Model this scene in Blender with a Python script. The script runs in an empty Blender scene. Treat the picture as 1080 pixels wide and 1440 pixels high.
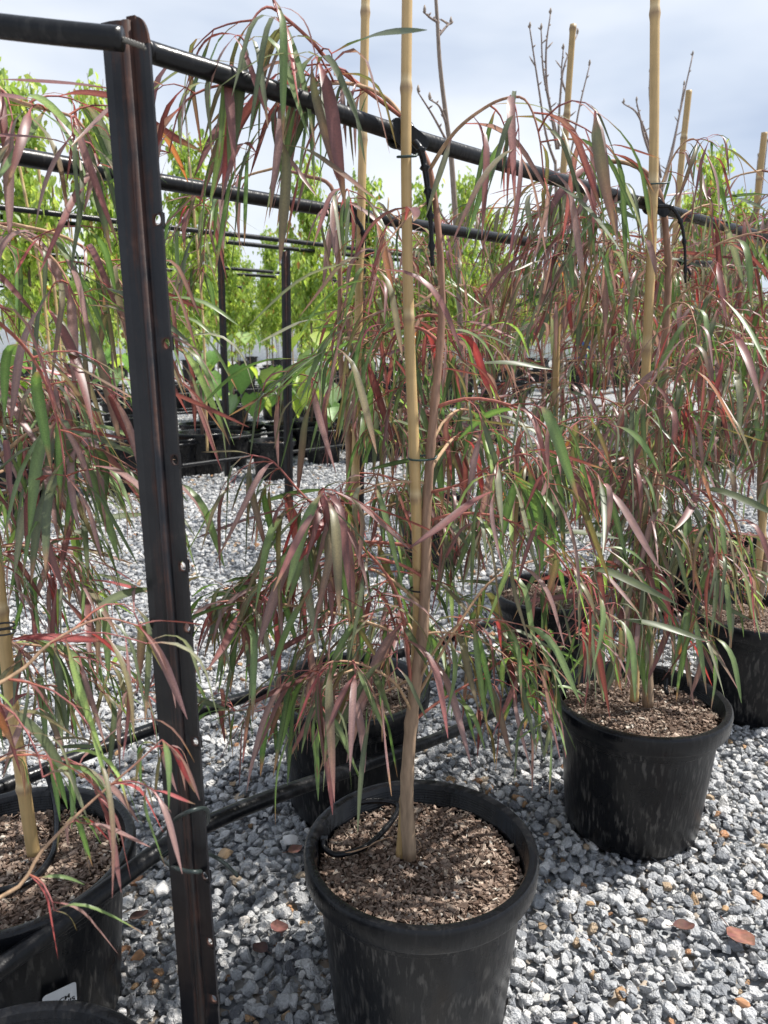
import bpy, bmesh, math, random
from mathutils import Vector, Matrix, Euler, noise
R = math.radians
PI = math.pi
rnd = random.Random(7)
S = bpy.context.scene
C = S.collection

# ------------------------------------------------------------------ camera
CAM_H, PITCH, FPX = 0.975, R(13), 1083.0
cam = bpy.data.cameras.new('camera'); cam_o = bpy.data.objects.new('camera', cam); C.objects.link(cam_o)
cam_o.location = (0, 0, CAM_H); cam_o.rotation_euler = (PI/2 - PITCH, 0, 0)
cam.sensor_fit = 'VERTICAL'; cam.sensor_height = 36; cam.sensor_width = 27
cam.lens = FPX/1440*36; cam.clip_start = 0.02; cam.clip_end = 600
cam.dof.use_dof = True; cam.dof.focus_distance = 1.15; cam.dof.aperture_fstop = 11
S.camera = cam_o
# ------------------------------------------------------------------ exposure
S.view_settings.view_transform = 'Standard'; S.view_settings.look = 'None'
S.view_settings.exposure = 0.90; S.view_settings.gamma = 1; S.view_settings.use_curve_mapping = False
# ------------------------------------------------------------------ sky and sun
SUN = Vector((0.62, 0.12, 1.0)).normalized()
elev = math.asin(SUN.z); azim = math.atan2(SUN.x, SUN.y)
W = bpy.data.worlds.new('World'); S.world = W; W.use_nodes = True
wn = W.node_tree; wn.nodes.clear(); wl = wn.links
def WN(t, **k):
    n = wn.nodes.new(t)
    for a, b in k.items(): setattr(n, a, b)
    return n
sky = WN('ShaderNodeTexSky', sky_type='NISHITA', sun_disc=False)
sky.sun_elevation = elev; sky.sun_rotation = azim
bg1 = WN('ShaderNodeBackground'); bg1.inputs[1].default_value = 0.12
wl.new(sky.outputs[0], bg1.inputs[0])
tc = WN('ShaderNodeTexCoord'); mp = WN('ShaderNodeMapping'); mp.inputs['Scale'].default_value = (1, 1, 2.6)
mp.inputs['Location'].default_value = (0.35, 0.1, 0.2)
wl.new(tc.outputs['Generated'], mp.inputs[0])
n1 = WN('ShaderNodeTexNoise'); n1.inputs['Scale'].default_value = 1.5; n1.inputs['Detail'].default_value = 5; n1.inputs['Roughness'].default_value = .5
n1.inputs['Distortion'].default_value = .25
wl.new(mp.outputs[0], n1.inputs[0])
r1 = WN('ShaderNodeValToRGB')       # cloud brightness: blue-grey bellies to white tops
r1.color_ramp.elements[0].position = .38; r1.color_ramp.elements[0].color = (.36, .43, .57, 1)
r1.color_ramp.elements[1].position = .65; r1.color_ramp.elements[1].color = (.76, .79, .84, 1)
e = r1.color_ramp.elements.new(.50); e.color = (.54, .60, .70, 1)
wl.new(n1.outputs[0], r1.inputs[0])
bg2 = WN('ShaderNodeBackground'); bg2.inputs[1].default_value = .71; wl.new(r1.outputs[0], bg2.inputs[0])
mx = WN('ShaderNodeMixShader'); mx.inputs[0].default_value = .93
wl.new(bg1.outputs[0], mx.inputs[1]); wl.new(bg2.outputs[0], mx.inputs[2])
wo = WN('ShaderNodeOutputWorld'); wl.new(mx.outputs[0], wo.inputs[0])
sl = bpy.data.lights.new('sun', 'SUN'); so = bpy.data.objects.new('sun', sl); C.objects.link(so)
sl.energy = 4.0; sl.angle = R(0.8); sl.color = (1, .955, .89)
so.rotation_euler = SUN.to_track_quat('Z', 'Y').to_euler()

# ------------------------------------------------------------------ measuring helpers (photo pixels -> places)
UP = Vector((0, math.sin(PITCH), math.cos(PITCH))); FW = Vector((0, math.cos(PITCH), -math.sin(PITCH)))
ORI = Vector((0, 0, CAM_H)); ROWD = Vector((.662, .749, 0)); ROWN = Vector((-.749, .662, 0))
def ray(px, py): return FW + Vector(((px-540)/FPX, 0, 0)) + UP*((720-py)/FPX)
def at_Y(px, py, Y): d = ray(px, py); return ORI + d*(Y/d.y)
def at_c(px, py, c): d = ray(px, py); return ORI + d*(c/d.dot(ROWN))
def at_z(px, py, z): d = ray(px, py); return ORI + d*((z-CAM_H)/d.z)
def proj(p):
    q = p-ORI; dz = q.dot(FW)
    if dz < .02: return None
    return 540+q.x/dz*FPX, 720-q.dot(UP)/dz*FPX, dz

# ------------------------------------------------------------------ object helpers
def link(name, me, mat=None, parent=None, **props):
    o = bpy.data.objects.new(name, me); C.objects.link(o)
    if mat is not None and me is not None and hasattr(me, 'materials') and not len(me.materials):
        me.materials.append(mat)
    if parent is not None: o.parent = parent
    for k, v in props.items(): o[k] = v
    return o
def thing(name, label, cat, loc=(0,0,0), rz=0, group=None):
    o = bpy.data.objects.new(name, None); C.objects.link(o); o.empty_display_size = .1
    o.location = loc; o.rotation_euler = (0, 0, rz); o['label'] = label; o['category'] = cat
    if group: o['group'] = group
    return o
def tag(o, label, cat, group=None):
    o['label'] = label; o['category'] = cat
    if group: o['group'] = group
    return o
class MB:
    """collects vertices, faces and a colour per vertex; build() links them as one mesh object"""
    def __init__(s): s.v = []; s.f = []; s.c = []
    def add(s, vs, fs, cols):
        b = len(s.v); s.v += [tuple(v) for v in vs]
        s.f += [tuple(i+b for i in f) for f in fs]
        s.c += list(cols) if isinstance(cols, list) else [cols]*len(vs)
    def mesh(s, name, smooth=True):
        me = bpy.data.meshes.new(name); me.from_pydata(s.v, [], s.f)
        a = me.attributes.new('col', 'FLOAT_COLOR', 'POINT')
        flat = []
        for c in s.c: flat += [c[0], c[1], c[2], 1]
        a.data.foreach_set('color', flat)
        if smooth: me.polygons.foreach_set('use_smooth', [True]*len(me.polygons))
        me.update(); return me
def catmull(pts, k=6):
    pts = [Vector(p) for p in pts]
    if len(pts) < 3: return pts
    P = [pts[0]*2-pts[1]] + pts + [pts[-1]*2-pts[-2]]
    out = []
    for i in range(1, len(P)-2):
        a, b, c, d = P[i-1:i+3]
        for j in range(k):
            t = j/k
            out.append(.5*((2*b)+(c-a)*t+(2*a-5*b+4*c-d)*t*t+(3*b-a-3*c+d)*t**3))
    out.append(pts[-1]); return out
def tube(mb, pts, rad, sides=8, col=(.5,.5,.5), cap=True):
    """rad: number or list; col: tuple or list per point"""
    n = len(pts); pts = [Vector(p) for p in pts]
    rads = rad if isinstance(rad, (list, tuple)) else [rad]*n
    cols = col if isinstance(col, list) else [col]*n
    t = (pts[1]-pts[0]).normalized()
    u = t.orthogonal().normalized(); vs = []; cs = []
    for i in range(n):
        t2 = (pts[min(i+1, n-1)]-pts[max(i-1, 0)]).normalized()
        u = (u - t2*u.dot(t2)); u = u.normalized() if u.length > 1e-6 else t2.orthogonal().normalized()
        w = t2.cross(u)
        for k in range(sides):
            a = 2*PI*k/sides
            vs.append(pts[i]+(u*math.cos(a)+w*math.sin(a))*rads[i]); cs.append(cols[i])
    fs = [(i*sides+k, i*sides+(k+1) % sides, (i+1)*sides+(k+1) % sides, (i+1)*sides+k) for i in range(n-1) for k in range(sides)]
    if cap: fs += [tuple(range(sides-1, -1, -1)), tuple(range((n-1)*sides, n*sides))]
    mb.add(vs, fs, cs)
def lathe(mb, prof, seg=64, col=(.1,.1,.1), closed=False):
    n = len(prof); vs = [(r*math.cos(2*PI*k/seg), r*math.sin(2*PI*k/seg), z) for r, z in prof for k in range(seg)]
    fs = [(i*seg+k, i*seg+(k+1) % seg, ((i+1) % n)*seg+(k+1) % seg, ((i+1) % n)*seg+k) for i in range(n if closed else n-1) for k in range(seg)]
    mb.add(vs, fs, col)
def box(mb, c, sx, sy, sz, col=(.1,.1,.1), M=None):
    vs = [Vector((x*sx/2, y*sy/2, z*sz/2)) for x in (-1,1) for y in (-1,1) for z in (-1,1)]
    if M: vs = [M @ v for v in vs]
    vs = [v+Vector(c) for v in vs]
    mb.add(vs, [(0,1,3,2),(4,6,7,5),(0,4,5,1),(2,3,7,6),(0,2,6,4),(1,5,7,3)], col)

# ------------------------------------------------------------------ materials
def newmat(name):
    m = bpy.data.materials.new(name); m.use_nodes = True; nt = m.node_tree; nt.nodes.clear()
    out = nt.nodes.new('ShaderNodeOutputMaterial')
    def N(t, ins=None, **k):
        n = nt.nodes.new(t)
        for a, b in k.items(): setattr(n, a, b)
        for a, b in (ins or {}).items():
            if hasattr(b, 'is_output') or isinstance(b, bpy.types.NodeSocket): nt.links.new(b, n.inputs[a])
            else: n.inputs[a].default_value = b
        return n
    return m, nt, out, N
def ramp(N, fac, stops):
    r = N('ShaderNodeValToRGB', {0: fac}); cr = r.color_ramp
    cr.elements[0].position, cr.elements[0].color = stops[0][0], (*stops[0][1], 1)
    cr.elements[1].position, cr.elements[1].color = stops[-1][0], (*stops[-1][1], 1)
    for p, c in stops[1:-1]:
        e = cr.elements.new(p); e.color = (*c, 1)
    return r.outputs[0]
def leafmat(name, rough=.42, trans=.35, back=(.3,.22,.2), backmix=.35, gain=1.5):
    m, nt, out, N = newmat(name)
    at = N('ShaderNodeAttribute', attribute_name='col')
    geo = N('ShaderNodeNewGeometry')
    f = N('ShaderNodeMath', {0: geo.outputs['Backfacing'], 1: backmix}, operation='MULTIPLY')
    ns = N('ShaderNodeTexNoise', {'Scale': 90, 'Detail': 2, 'Vector': N('ShaderNodeTexCoord').outputs['Object']})
    v = N('ShaderNodeMapRange', {0: ns.outputs[0], 1: .3, 2: .7, 3: .68, 4: 1.32})
    c0 = N('ShaderNodeVectorMath', {0: at.outputs[0], 1: v.outputs[0]}, operation='MULTIPLY')
    c1 = N('ShaderNodeMix', {0: f.outputs[0], 'A': c0.outputs[0], 'B': (*back, 1)}, data_type='RGBA') if False else None
    mixn = N('ShaderNodeMixRGB', {0: f.outputs[0], 1: c0.outputs[0], 2: (*back, 1)})
    p = N('ShaderNodeBsdfPrincipled', {'Base Color': mixn.outputs[0], 'Roughness': rough, 'Specular IOR Level': .55})
    tcol = N('ShaderNodeVectorMath', {0: at.outputs[0], 1: (gain*1.02, gain*1.02, gain*.75)}, operation='MULTIPLY')
    tr = N('ShaderNodeBsdfTranslucent', {0: tcol.outputs[0]})
    mx = N('ShaderNodeMixShader', {0: trans, 1: p.outputs[0], 2: tr.outputs[0]})
    nt.links.new(mx.outputs[0], out.inputs[0]); return m
def colmat(name, rough=.7, spec=.3, bump=0, bscale=(40,40,40), vary=.25):
    m, nt, out, N = newmat(name)
    at = N('ShaderNodeAttribute', attribute_name='col'); tcn = N('ShaderNodeTexCoord')
    mp = N('ShaderNodeMapping', {0: tcn.outputs['Object'], 'Scale': bscale})
    ns = N('ShaderNodeTexNoise', {'Scale': 1, 'Detail': 5, 'Vector': mp.outputs[0]})
    v = N('ShaderNodeMapRange', {0: ns.outputs[0], 1: .3, 2: .7, 3: 1-vary, 4: 1+vary})
    c0 = N('ShaderNodeVectorMath', {0: at.outputs[0], 1: v.outputs[0]}, operation='MULTIPLY')
    p = N('ShaderNodeBsdfPrincipled', {'Base Color': c0.outputs[0], 'Roughness': rough, 'Specular IOR Level': spec})
    if bump:
        b = N('ShaderNodeBump', {'Height': ns.outputs[0], 'Strength': bump, 'Distance': .002})
        nt.links.new(b.outputs[0], p.inputs['Normal'])
    nt.links.new(p.outputs[0], out.inputs[0]); return m
M_LEAF = leafmat('willow_leaf', rough=.40, trans=.30, back=(.20,.15,.13), backmix=.30)
M_PEAR = leafmat('broad_leaf', rough=.45, trans=.45, back=(.22,.34,.12), backmix=.3, gain=1.9)
M_BARK = colmat('stem_bark', .75, .25, .6, (150,150,30), .3)
M_CANE = colmat('bamboo_cane', .5, .4, .25, (160,160,8), .13)
M_CHIP = colmat('bark_chips', .9, .15, .4, (200,200,200), .3)
M_WIRE = colmat('coated_wire', .4, .5)
M_DEAD = leafmat('dead_leaf', .8, .1, (.12,.06,.04), .2, 1)
# recycled black plastic of the pots; pale flecks paint in scuffs and surface reflections
def plastic(name, fleck, rough=.34):
    m, nt, out, N = newmat(name)
    tcn = N('ShaderNodeTexCoord'); oi = N('ShaderNodeObjectInfo')
    mp = N('ShaderNodeMapping', {0: tcn.outputs['Object'], 'Scale': (150, 150, 30)})
    off = N('ShaderNodeVectorMath', {0: mp.outputs[0], 1: oi.outputs['Location']}, operation='ADD')
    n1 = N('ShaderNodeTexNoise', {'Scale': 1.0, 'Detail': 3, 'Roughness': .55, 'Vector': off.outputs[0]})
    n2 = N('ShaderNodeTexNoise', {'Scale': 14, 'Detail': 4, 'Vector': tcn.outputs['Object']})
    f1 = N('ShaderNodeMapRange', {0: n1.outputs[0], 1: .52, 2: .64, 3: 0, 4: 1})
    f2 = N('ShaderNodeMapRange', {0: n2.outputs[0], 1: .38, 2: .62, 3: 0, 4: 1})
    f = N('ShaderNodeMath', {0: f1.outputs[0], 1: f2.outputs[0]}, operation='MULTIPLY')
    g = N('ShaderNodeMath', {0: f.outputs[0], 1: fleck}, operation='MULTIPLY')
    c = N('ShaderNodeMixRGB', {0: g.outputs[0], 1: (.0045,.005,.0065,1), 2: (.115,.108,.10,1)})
    rr = N('ShaderNodeMapRange', {0: n2.outputs[0], 1: .3, 2: .7, 3: rough-.06, 4: rough+.14})
    p = N('ShaderNodeBsdfPrincipled', {'Base Color': c.outputs[0], 'Roughness': rr.outputs[0], 'Specular IOR Level': .30})
    b = N('ShaderNodeBump', {'Height': n1.outputs[0], 'Strength': .5, 'Distance': .0015})
    nt.links.new(b.outputs[0], p.inputs['Normal'])
    nt.links.new(p.outputs[0], out.inputs[0]); return m
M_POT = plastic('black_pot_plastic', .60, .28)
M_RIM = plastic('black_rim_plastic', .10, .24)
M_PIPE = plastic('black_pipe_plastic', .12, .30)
# rusty star picket steel
def steel():
    m, nt, out, N = newmat('tarred_rusty_steel')
    tcn = N('ShaderNodeTexCoord')
    at = N('ShaderNodeAttribute', attribute_name='col')      # red channel: closeness to the post's spine
    mp = N('ShaderNodeMapping', {0: tcn.outputs['Object'], 'Scale': (240, 240, 14)})
    n1 = N('ShaderNodeTexNoise', {'Scale': 1, 'Detail': 8, 'Roughness': .65, 'Vector': mp.outputs[0]})
    n2 = N('ShaderNodeTexNoise', {'Scale': 30, 'Detail': 8, 'Roughness': .7, 'Vector': tcn.outputs['Object']})
    a = N('ShaderNodeMath', {0: n1.outputs[0], 1: 1.05}, operation='MULTIPLY')
    a2 = N('ShaderNodeMath', {0: a.outputs[0], 1: at.outputs['Fac']}, operation='ADD')
    sp = N('ShaderNodeSeparateXYZ', {0: tcn.outputs['Object']})
    hz = N('ShaderNodeMapRange', {0: sp.outputs[2], 1: .95, 2: 1.2, 3: 0, 4: .16})
    a3 = N('ShaderNodeMath', {0: a2.outputs[0], 1: hz.outputs[0]}, operation='ADD')
    a4 = N('ShaderNodeMath', {0: n2.outputs[0], 1: .5}, operation='MULTIPLY')
    a5 = N('ShaderNodeMath', {0: a3.outputs[0], 1: a4.outputs[0]}, operation='ADD')
    f = N('ShaderNodeMapRange', {0: a5.outputs[0], 1: 1.02, 2: 1.36, 3: 0, 4: 1})
    rust = ramp(N, n2.outputs[0], [(.3, (.030,.013,.009)), (.55, (.062,.024,.015)), (.75, (.11,.058,.042))])
    blk = ramp(N, n2.outputs[0], [(.35, (.005,.0055,.008)), (.62, (.013,.013,.015)), (.8, (.05,.045,.04))])
    c = N('ShaderNodeMixRGB', {0: f.outputs[0], 1: blk, 2: rust})
    rr = N('ShaderNodeMapRange', {0: f.outputs[0], 1: 0, 2: 1, 3: .38, 4: .85})
    p = N('ShaderNodeBsdfPrincipled', {'Base Color': c.outputs[0], 'Roughness': rr.outputs[0], 'Specular IOR Level': .4})
    b = N('ShaderNodeBump', {'Height': n2.outputs[0], 'Strength': .5, 'Distance': .001})
    nt.links.new(b.outputs[0], p.inputs['Normal'])
    nt.links.new(p.outputs[0], out.inputs[0]); return m
M_STEEL = steel()
def stonemat(inst=True):
    m, nt, out, N = newmat('crushed_stone' if inst else 'single_stone')
    tcn = N('ShaderNodeTexCoord')
    at = N('ShaderNodeAttribute', attribute_name='tone', attribute_type='INSTANCER') if inst else N('ShaderNodeAttribute', attribute_name='col')
    fac = at.outputs['Fac']
    base = ramp(N, fac, [(0, (.13,.135,.15)), (.2, (.25,.262,.28)), (.45, (.41,.42,.43)), (.7, (.54,.54,.54)), (.9, (.68,.67,.65)), (.93, (.42,.34,.25)), (.965, (.38,.25,.14)), (1, (.42,.22,.12))])
    off = N('ShaderNodeMath', {0: fac, 1: 37.0}, operation='MULTIPLY')
    v = N('ShaderNodeVectorMath', {0: tcn.outputs['Object'], 1: off.outputs[0]}, operation='ADD')
    n1 = N('ShaderNodeTexNoise', {'Scale': 1.6, 'Detail': 7, 'Roughness': .7, 'Vector': v.outputs[0]})
    n2 = N('ShaderNodeTexNoise', {'Scale': 7, 'Detail': 4, 'Vector': v.outputs[0]})
    k = N('ShaderNodeMapRange', {0: n1.outputs[0], 1: .3, 2: .7, 3: .68, 4: 1.34})
    c = N('ShaderNodeVectorMath', {0: base, 1: k.outputs[0]}, operation='MULTIPLY')
    w = N('ShaderNodeMapRange', {0: n2.outputs[0], 1: .6, 2: .72, 3: 0, 4: .4})
    c2 = N('ShaderNodeMixRGB', {0: w.outputs[0], 1: c.outputs[0], 2: (.52,.51,.49,1)})
    p = N('ShaderNodeBsdfPrincipled', {'Base Color': c2.outputs[0], 'Roughness': .75, 'Specular IOR Level': .3})
    b = N('ShaderNodeBump', {'Height': n2.outputs[0], 'Strength': .5, 'Distance': .08 if inst else .002})
    nt.links.new(b.outputs[0], p.inputs['Normal'])
    nt.links.new(p.outputs[0], out.inputs[0]); return m
M_STONE = stonemat()
def groundmat():
    m, nt, out, N = newmat('gravel_bed')
    tcn = N('ShaderNodeTexCoord')
    vo = N('ShaderNodeTexVoronoi', {'Scale': 42, 'Vector': tcn.outputs['Object']})
    hs = N('ShaderNodeSeparateColor', {0: vo.outputs['Color']})
    c = ramp(N, hs.outputs[0], [(0, (.15,.16,.18)), (.4, (.32,.34,.36)), (.8, (.50,.50,.49)), (1, (.4,.32,.24))])
    n = N('ShaderNodeTexNoise', {'Scale': .6, 'Detail': 4, 'Vector': tcn.outputs['Object']})
    k = N('ShaderNodeMapRange', {0: n.outputs[0], 1: .3, 2: .7, 3: .75, 4: 1.15})
    c2 = N('ShaderNodeVectorMath', {0: c, 1: k.outputs[0]}, operation='MULTIPLY')
    p = N('ShaderNodeBsdfPrincipled', {'Base Color': c2.outputs[0], 'Roughness': .9, 'Specular IOR Level': .2})
    iv = N('ShaderNodeMath', {0: 1.0, 1: vo.outputs['Distance']}, operation='SUBTRACT')
    b = N('ShaderNodeBump', {'Height': iv.outputs[0], 'Strength': 1, 'Distance': .02})
    nt.links.new(b.outputs[0], p.inputs['Normal'])
    nt.links.new(p.outputs[0], out.inputs[0]); return m
M_GROUND = groundmat()
def plain(name, col, rough=.7, spec=.3):
    m, nt, out, N = newmat(name)
    ns = N('ShaderNodeTexNoise', {'Scale': 12, 'Detail': 5, 'Vector': N('ShaderNodeTexCoord').outputs['Object']})
    v = N('ShaderNodeMapRange', {0: ns.outputs[0], 1: .3, 2: .7, 3: .85, 4: 1.12})
    c = N('ShaderNodeVectorMath', {0: col, 1: v.outputs[0]}, operation='MULTIPLY')
    p = N('ShaderNodeBsdfPrincipled', {'Base Color': c.outputs[0], 'Roughness': rough, 'Specular IOR Level': spec})
    nt.links.new(p.outputs[0], out.inputs[0]); return m
M_PAPER = plain('white_label', (.72,.75,.78), .35, .5)
M_INK = plain('black_ink', (.02,.02,.022), .6)
M_SHED = plain('pale_sheeting', (.72,.73,.72), .6)
M_BLUE = plain('blue_plastic', (.05,.13,.42), .45)

# ------------------------------------------------------------------ ground and gravel
def lump(x, y): return .008*noise.noise(Vector((x*2.2, y*2.2, 0))) + .004*noise.noise(Vector((x*7, y*7, 3)))
g = MB(); NX = 90
xs = [-200+400*(i/NX) for i in range(NX+1)]
me = bpy.data.meshes.new('gravel_ground'); bm = bmesh.new()
bmesh.ops.create_grid(bm, x_segments=2, y_segments=2, size=300); bm.to_mesh(me); bm.free()
gr = link('ground', me, M_GROUND, kind='structure', label='grey crushed gravel bed of the nursery yard'); gr.location = (0, 0, -.012)

stone_col = bpy.data.collections.new('stone_shapes')
for i in range(14):
    r = random.Random(100+i); bm = bmesh.new()
    ax = (1, r.uniform(.65, .95), r.uniform(.5, .8))
    for k in range(13):
        v = Vector((r.gauss(0,1), r.gauss(0,1), r.gauss(0,1))).normalized()*r.uniform(.82, 1.08)
        bm.verts.new((v.x*ax[0]*.5, v.y*ax[1]*.5, v.z*ax[2]*.5))
    h = bmesh.ops.convex_hull(bm, input=bm.verts)
    bmesh.ops.delete(bm, geom=[x for x in h['geom_interior'] if isinstance(x, bmesh.types.BMVert)], context='VERTS')
    bmesh.ops.bevel(bm, geom=list(bm.edges), offset=.035, segments=1, affect='EDGES', profile=.5)
    me = bpy.data.meshes.new('stone'); bm.to_mesh(me); bm.free(); me.materials.append(M_STONE)
    stone_col.objects.link(bpy.data.objects.new('stone_shape', me))
def stones_inside(p):   # nothing under the near pots' feet
    return any((p[0]-x)**2+(p[1]-y)**2 < .118**2 for x, y in NEARPOTS)
NEARPOTS = [(-.385,.462), (.052,.958), (.505,1.40), (.965,1.90), (-.52,.94), (-.07,1.47), (.47,2.07), (1.05,2.70)]
pts = []; rots = []; scs = []; tones = []
def scatter(y0, y1, sp, smin, smax, z0, seed):
    r = random.Random(seed); y = y0
    while y < y1:
        hw = .62*y+.25; x = -hw
        while x < hw:
            px, py = x+r.uniform(-.5,.5)*sp, y+r.uniform(-.5,.5)*sp
            q = proj(Vector((px, py, 0)))
            if q and -60 < q[0] < 1140 and q[1] < 1530 and not stones_inside((px, py)):
                pts.append((px, py, z0+lump(px, py)+r.uniform(-.003,.004)))
                rots.extend((r.uniform(-.5,.5), r.uniform(-.5,.5), r.uniform(0, 6.28)))
                s = smin+(smax-smin)*r.random()**1.5; scs.append(s)
                t = r.random()
                tones.append(.9+.1*r.random() if t < .045 else min(.9, max(0, r.gauss(.50,.24))))
            x += sp
        y += sp*.93
scatter(.42, 3.0, .0185, .015, .037, .001, 1)
scatter(.42, 3.0, .0150, .012, .023, -.009, 2)
scatter(3.0, 9.5, .028, .022, .040, .001, 3)
me = bpy.data.meshes.new('gravel_points'); me.from_pydata(pts, [], [])
a = me.attributes.new('rot', 'FLOAT_VECTOR', 'POINT'); a.data.foreach_set('vector', rots)
a = me.attributes.new('siz', 'FLOAT', 'POINT'); a.data.foreach_set('value', scs)
a = me.attributes.new('tone', 'FLOAT', 'POINT'); a.data.foreach_set('value', tones)
gravel = link('gravel', me, None, kind='stuff', label='loose blue grey crushed gravel with a few ochre stones')
ng = bpy.data.node_groups.new('gravel_nodes', 'GeometryNodeTree')
ng.interface.new_socket('Geometry', in_out='INPUT', socket_type='NodeSocketGeometry')
ng.interface.new_socket('Geometry', in_out='OUTPUT', socket_type='NodeSocketGeometry')
gi = ng.nodes.new('NodeGroupInput'); go = ng.nodes.new('NodeGroupOutput')
iop = ng.nodes.new('GeometryNodeInstanceOnPoints'); ci = ng.nodes.new('GeometryNodeCollectionInfo')
ci.inputs[0].default_value = stone_col; ci.inputs[1].default_value = True; ci.inputs[2].default_value = True
na = ng.nodes.new('GeometryNodeInputNamedAttribute'); na.data_type = 'FLOAT_VECTOR'; na.inputs[0].default_value = 'rot'
nb = ng.nodes.new('GeometryNodeInputNamedAttribute'); nb.data_type = 'FLOAT'; nb.inputs[0].default_value = 'siz'
e2r = ng.nodes.new('FunctionNodeEulerToRotation')
ng.links.new(gi.outputs[0], iop.inputs['Points']); ng.links.new(ci.outputs[0], iop.inputs['Instance'])
iop.inputs['Pick Instance'].default_value = True
ng.links.new(na.outputs[0], e2r.inputs[0]); ng.links.new(e2r.outputs[0], iop.inputs['Rotation'])
ng.links.new(nb.outputs[0], iop.inputs['Scale']); ng.links.new(iop.outputs[0], go.inputs[0])
gravel.modifiers.new('stones', 'NODES').node_group = ng

# ------------------------------------------------------------------ far structures
def shed(x0, x1, y, h, label):
    t = thing('shade_house', label, 'shade house', ((x0+x1)/2, y, 0)); w = (x1-x0)
    n = 14
    for i in range(n):
        m = MB(); box(m, (-w/2+w*(i+.5)/n, rnd.uniform(0,.05), h/2), w/n-.04, .06, h, (.7,.7,.7)); link('panel', m.mesh('panel', False), M_SHED, t)
    m = MB(); box(m, (0, .5, h+.06), w+.4, 1.3, .12, (.6,.6,.6)); link('roof', m.mesh('roof', False), M_SHED, t)
shed(-17, -1, 30, 1.9, 'low pale sheeted shade house far behind the left rows')
shed(1.5, 9, 31, 2.0, 'low pale sheeted shade house far behind the central rows')
m = MB()
for k in range(5200):        # far hedge mass: leaf clumps
    x = rnd.uniform(-42, 60); y = 38+rnd.uniform(-1.5, 1.5)
    top = 1.9+.9*noise.noise(Vector((x*.25, 0, 0)))+.5*noise.noise(Vector((x*1.1, 4, 0)))
    z = rnd.uniform(0, 1)**.8*top; s = rnd.uniform(.12, .3)
    a = Euler((rnd.uniform(0,6), rnd.uniform(0,6), rnd.uniform(0,6))).to_matrix()
    gcol = rnd.uniform(.6, 1.2)
    m.add([a@Vector(v)*s+Vector((x,y,z)) for v in ((-1,-.6,0),(1,-.6,.2),(1,.6,0),(-1,.6,.2))], [(0,1,2),(0,2,3)], (.09*gcol,.15*gcol,.04*gcol))
link('hedge', m.mesh('hedge', False), M_PEAR, kind='stuff', label='far green hedge closing off the yard')

# ------------------------------------------------------------------ black pots
def chips_mesh(n, rad, seed):
    r = random.Random(seed); m = MB()
    seg = 40; rings = 14
    vs = [(0, 0, .004)]; cs = [(.07,.045,.032)]
    for i in range(1, rings+1):
        for k in range(seg):
            a = 2*PI*k/seg; q = rad*i/rings
            x, y = q*math.cos(a), q*math.sin(a)
            vs.append((x, y, .009*noise.noise(Vector((x*16, y*16, seed)))-.004*(i/rings)**3)); cs.append((.075,.048,.034))
    fs = [(0, 1+k, 1+(k+1) % seg) for k in range(seg)]
    fs += [(1+i*seg+k, 1+(i+1)*seg+k, 1+(i+1)*seg+(k+1) % seg, 1+i*seg+(k+1) % seg) for i in range(rings-1) for k in range(seg)]
    base = MB(); base.add(vs, fs, cs)
    for i in range(n):
        q = rad*.985*math.sqrt(r.random()); a = r.uniform(0, 2*PI)
        kind = r.random()
        if kind < .66: L, Wd, T = r.uniform(.003,.009), r.uniform(.002,.0055), r.uniform(.0008,.0024)
        elif kind < .93: L, Wd, T = r.uniform(.007,.020), r.uniform(.0008,.002), .0008
        else: L, Wd, T = r.uniform(.008,.015), r.uniform(.005,.009), .002
        kx = r.random()
        c = (.20,.145,.115) if kx < .42 else (.29,.225,.185) if kx < .74 else (.12,.082,.064) if kx < .86 else (.40,.33,.27) if kx < .97 else (.55,.51,.45)
        f = r.uniform(.75, 1.25); c = (c[0]*f*.86, c[1]*f*.84, c[2]*f*.82)
        M = Euler((r.gauss(0,.4), r.gauss(0,.4), r.uniform(0, 6.3))).to_matrix()
        x, y = q*math.cos(a), q*math.sin(a); z = .009*noise.noise(Vector((x*16, y*16, seed)))+r.uniform(0,.005)
        p = Vector((x, y, z))
        vs = [M@Vector((-L/2, -Wd/2*r.uniform(.3,1), 0)), M@Vector((L/2*r.uniform(.6,1), -Wd/2, 0)), M@Vector((L/2, Wd/2*r.uniform(.3,1), 0)), M@Vector((-L/2*r.uniform(.5,1), Wd/2, 0))]
        up = M@Vector((0, 0, T)); vs = [v+p for v in vs]+[v*.98+p+up for v in vs]
        m.add(vs, [(4,5,6,7),(0,1,5,4),(1,2,6,5),(2,3,7,6),(3,0,4,7)], c)
    return base.mesh('potting_mix'), m.mesh('bark_chips', False)
RIB = []
for k in range(7): RIB += [(.1478-.0004*k, .262-.0042*k), (.1490-.0004*k, .2605-.0042*k)]
BODY = [(.0, .004), (.112, .003), (.120, 0), (.1235, .010), (.1250, .0105), (.1265, .014), (.1445, .213), (.1460, .2145), (.1463, .217), (.1475, .218), (.1495, .238)]
RIMP = [(.1500, .2365), (.1625, .2355), (.1640, .2385), (.1658, .263), (.1650, .2680), (.1625, .2705), (.1575, .2710), (.1515, .2690)] + RIB + [(.1440, .215), (.1436, .205)]
def pot_meshes(seg):
    b = MB(); lathe(b, BODY, seg)
    r_ = MB(); lathe(r_, RIMP, seg)
    return b.mesh('pot_body'), r_.mesh('pot_rim')
HI = pot_meshes(96); LO = pot_meshes(28)
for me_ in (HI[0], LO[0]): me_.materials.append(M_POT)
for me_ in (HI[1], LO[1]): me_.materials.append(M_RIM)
for me_ in HI+LO: me_.set_sharp_from_angle(angle=R(38))
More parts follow.
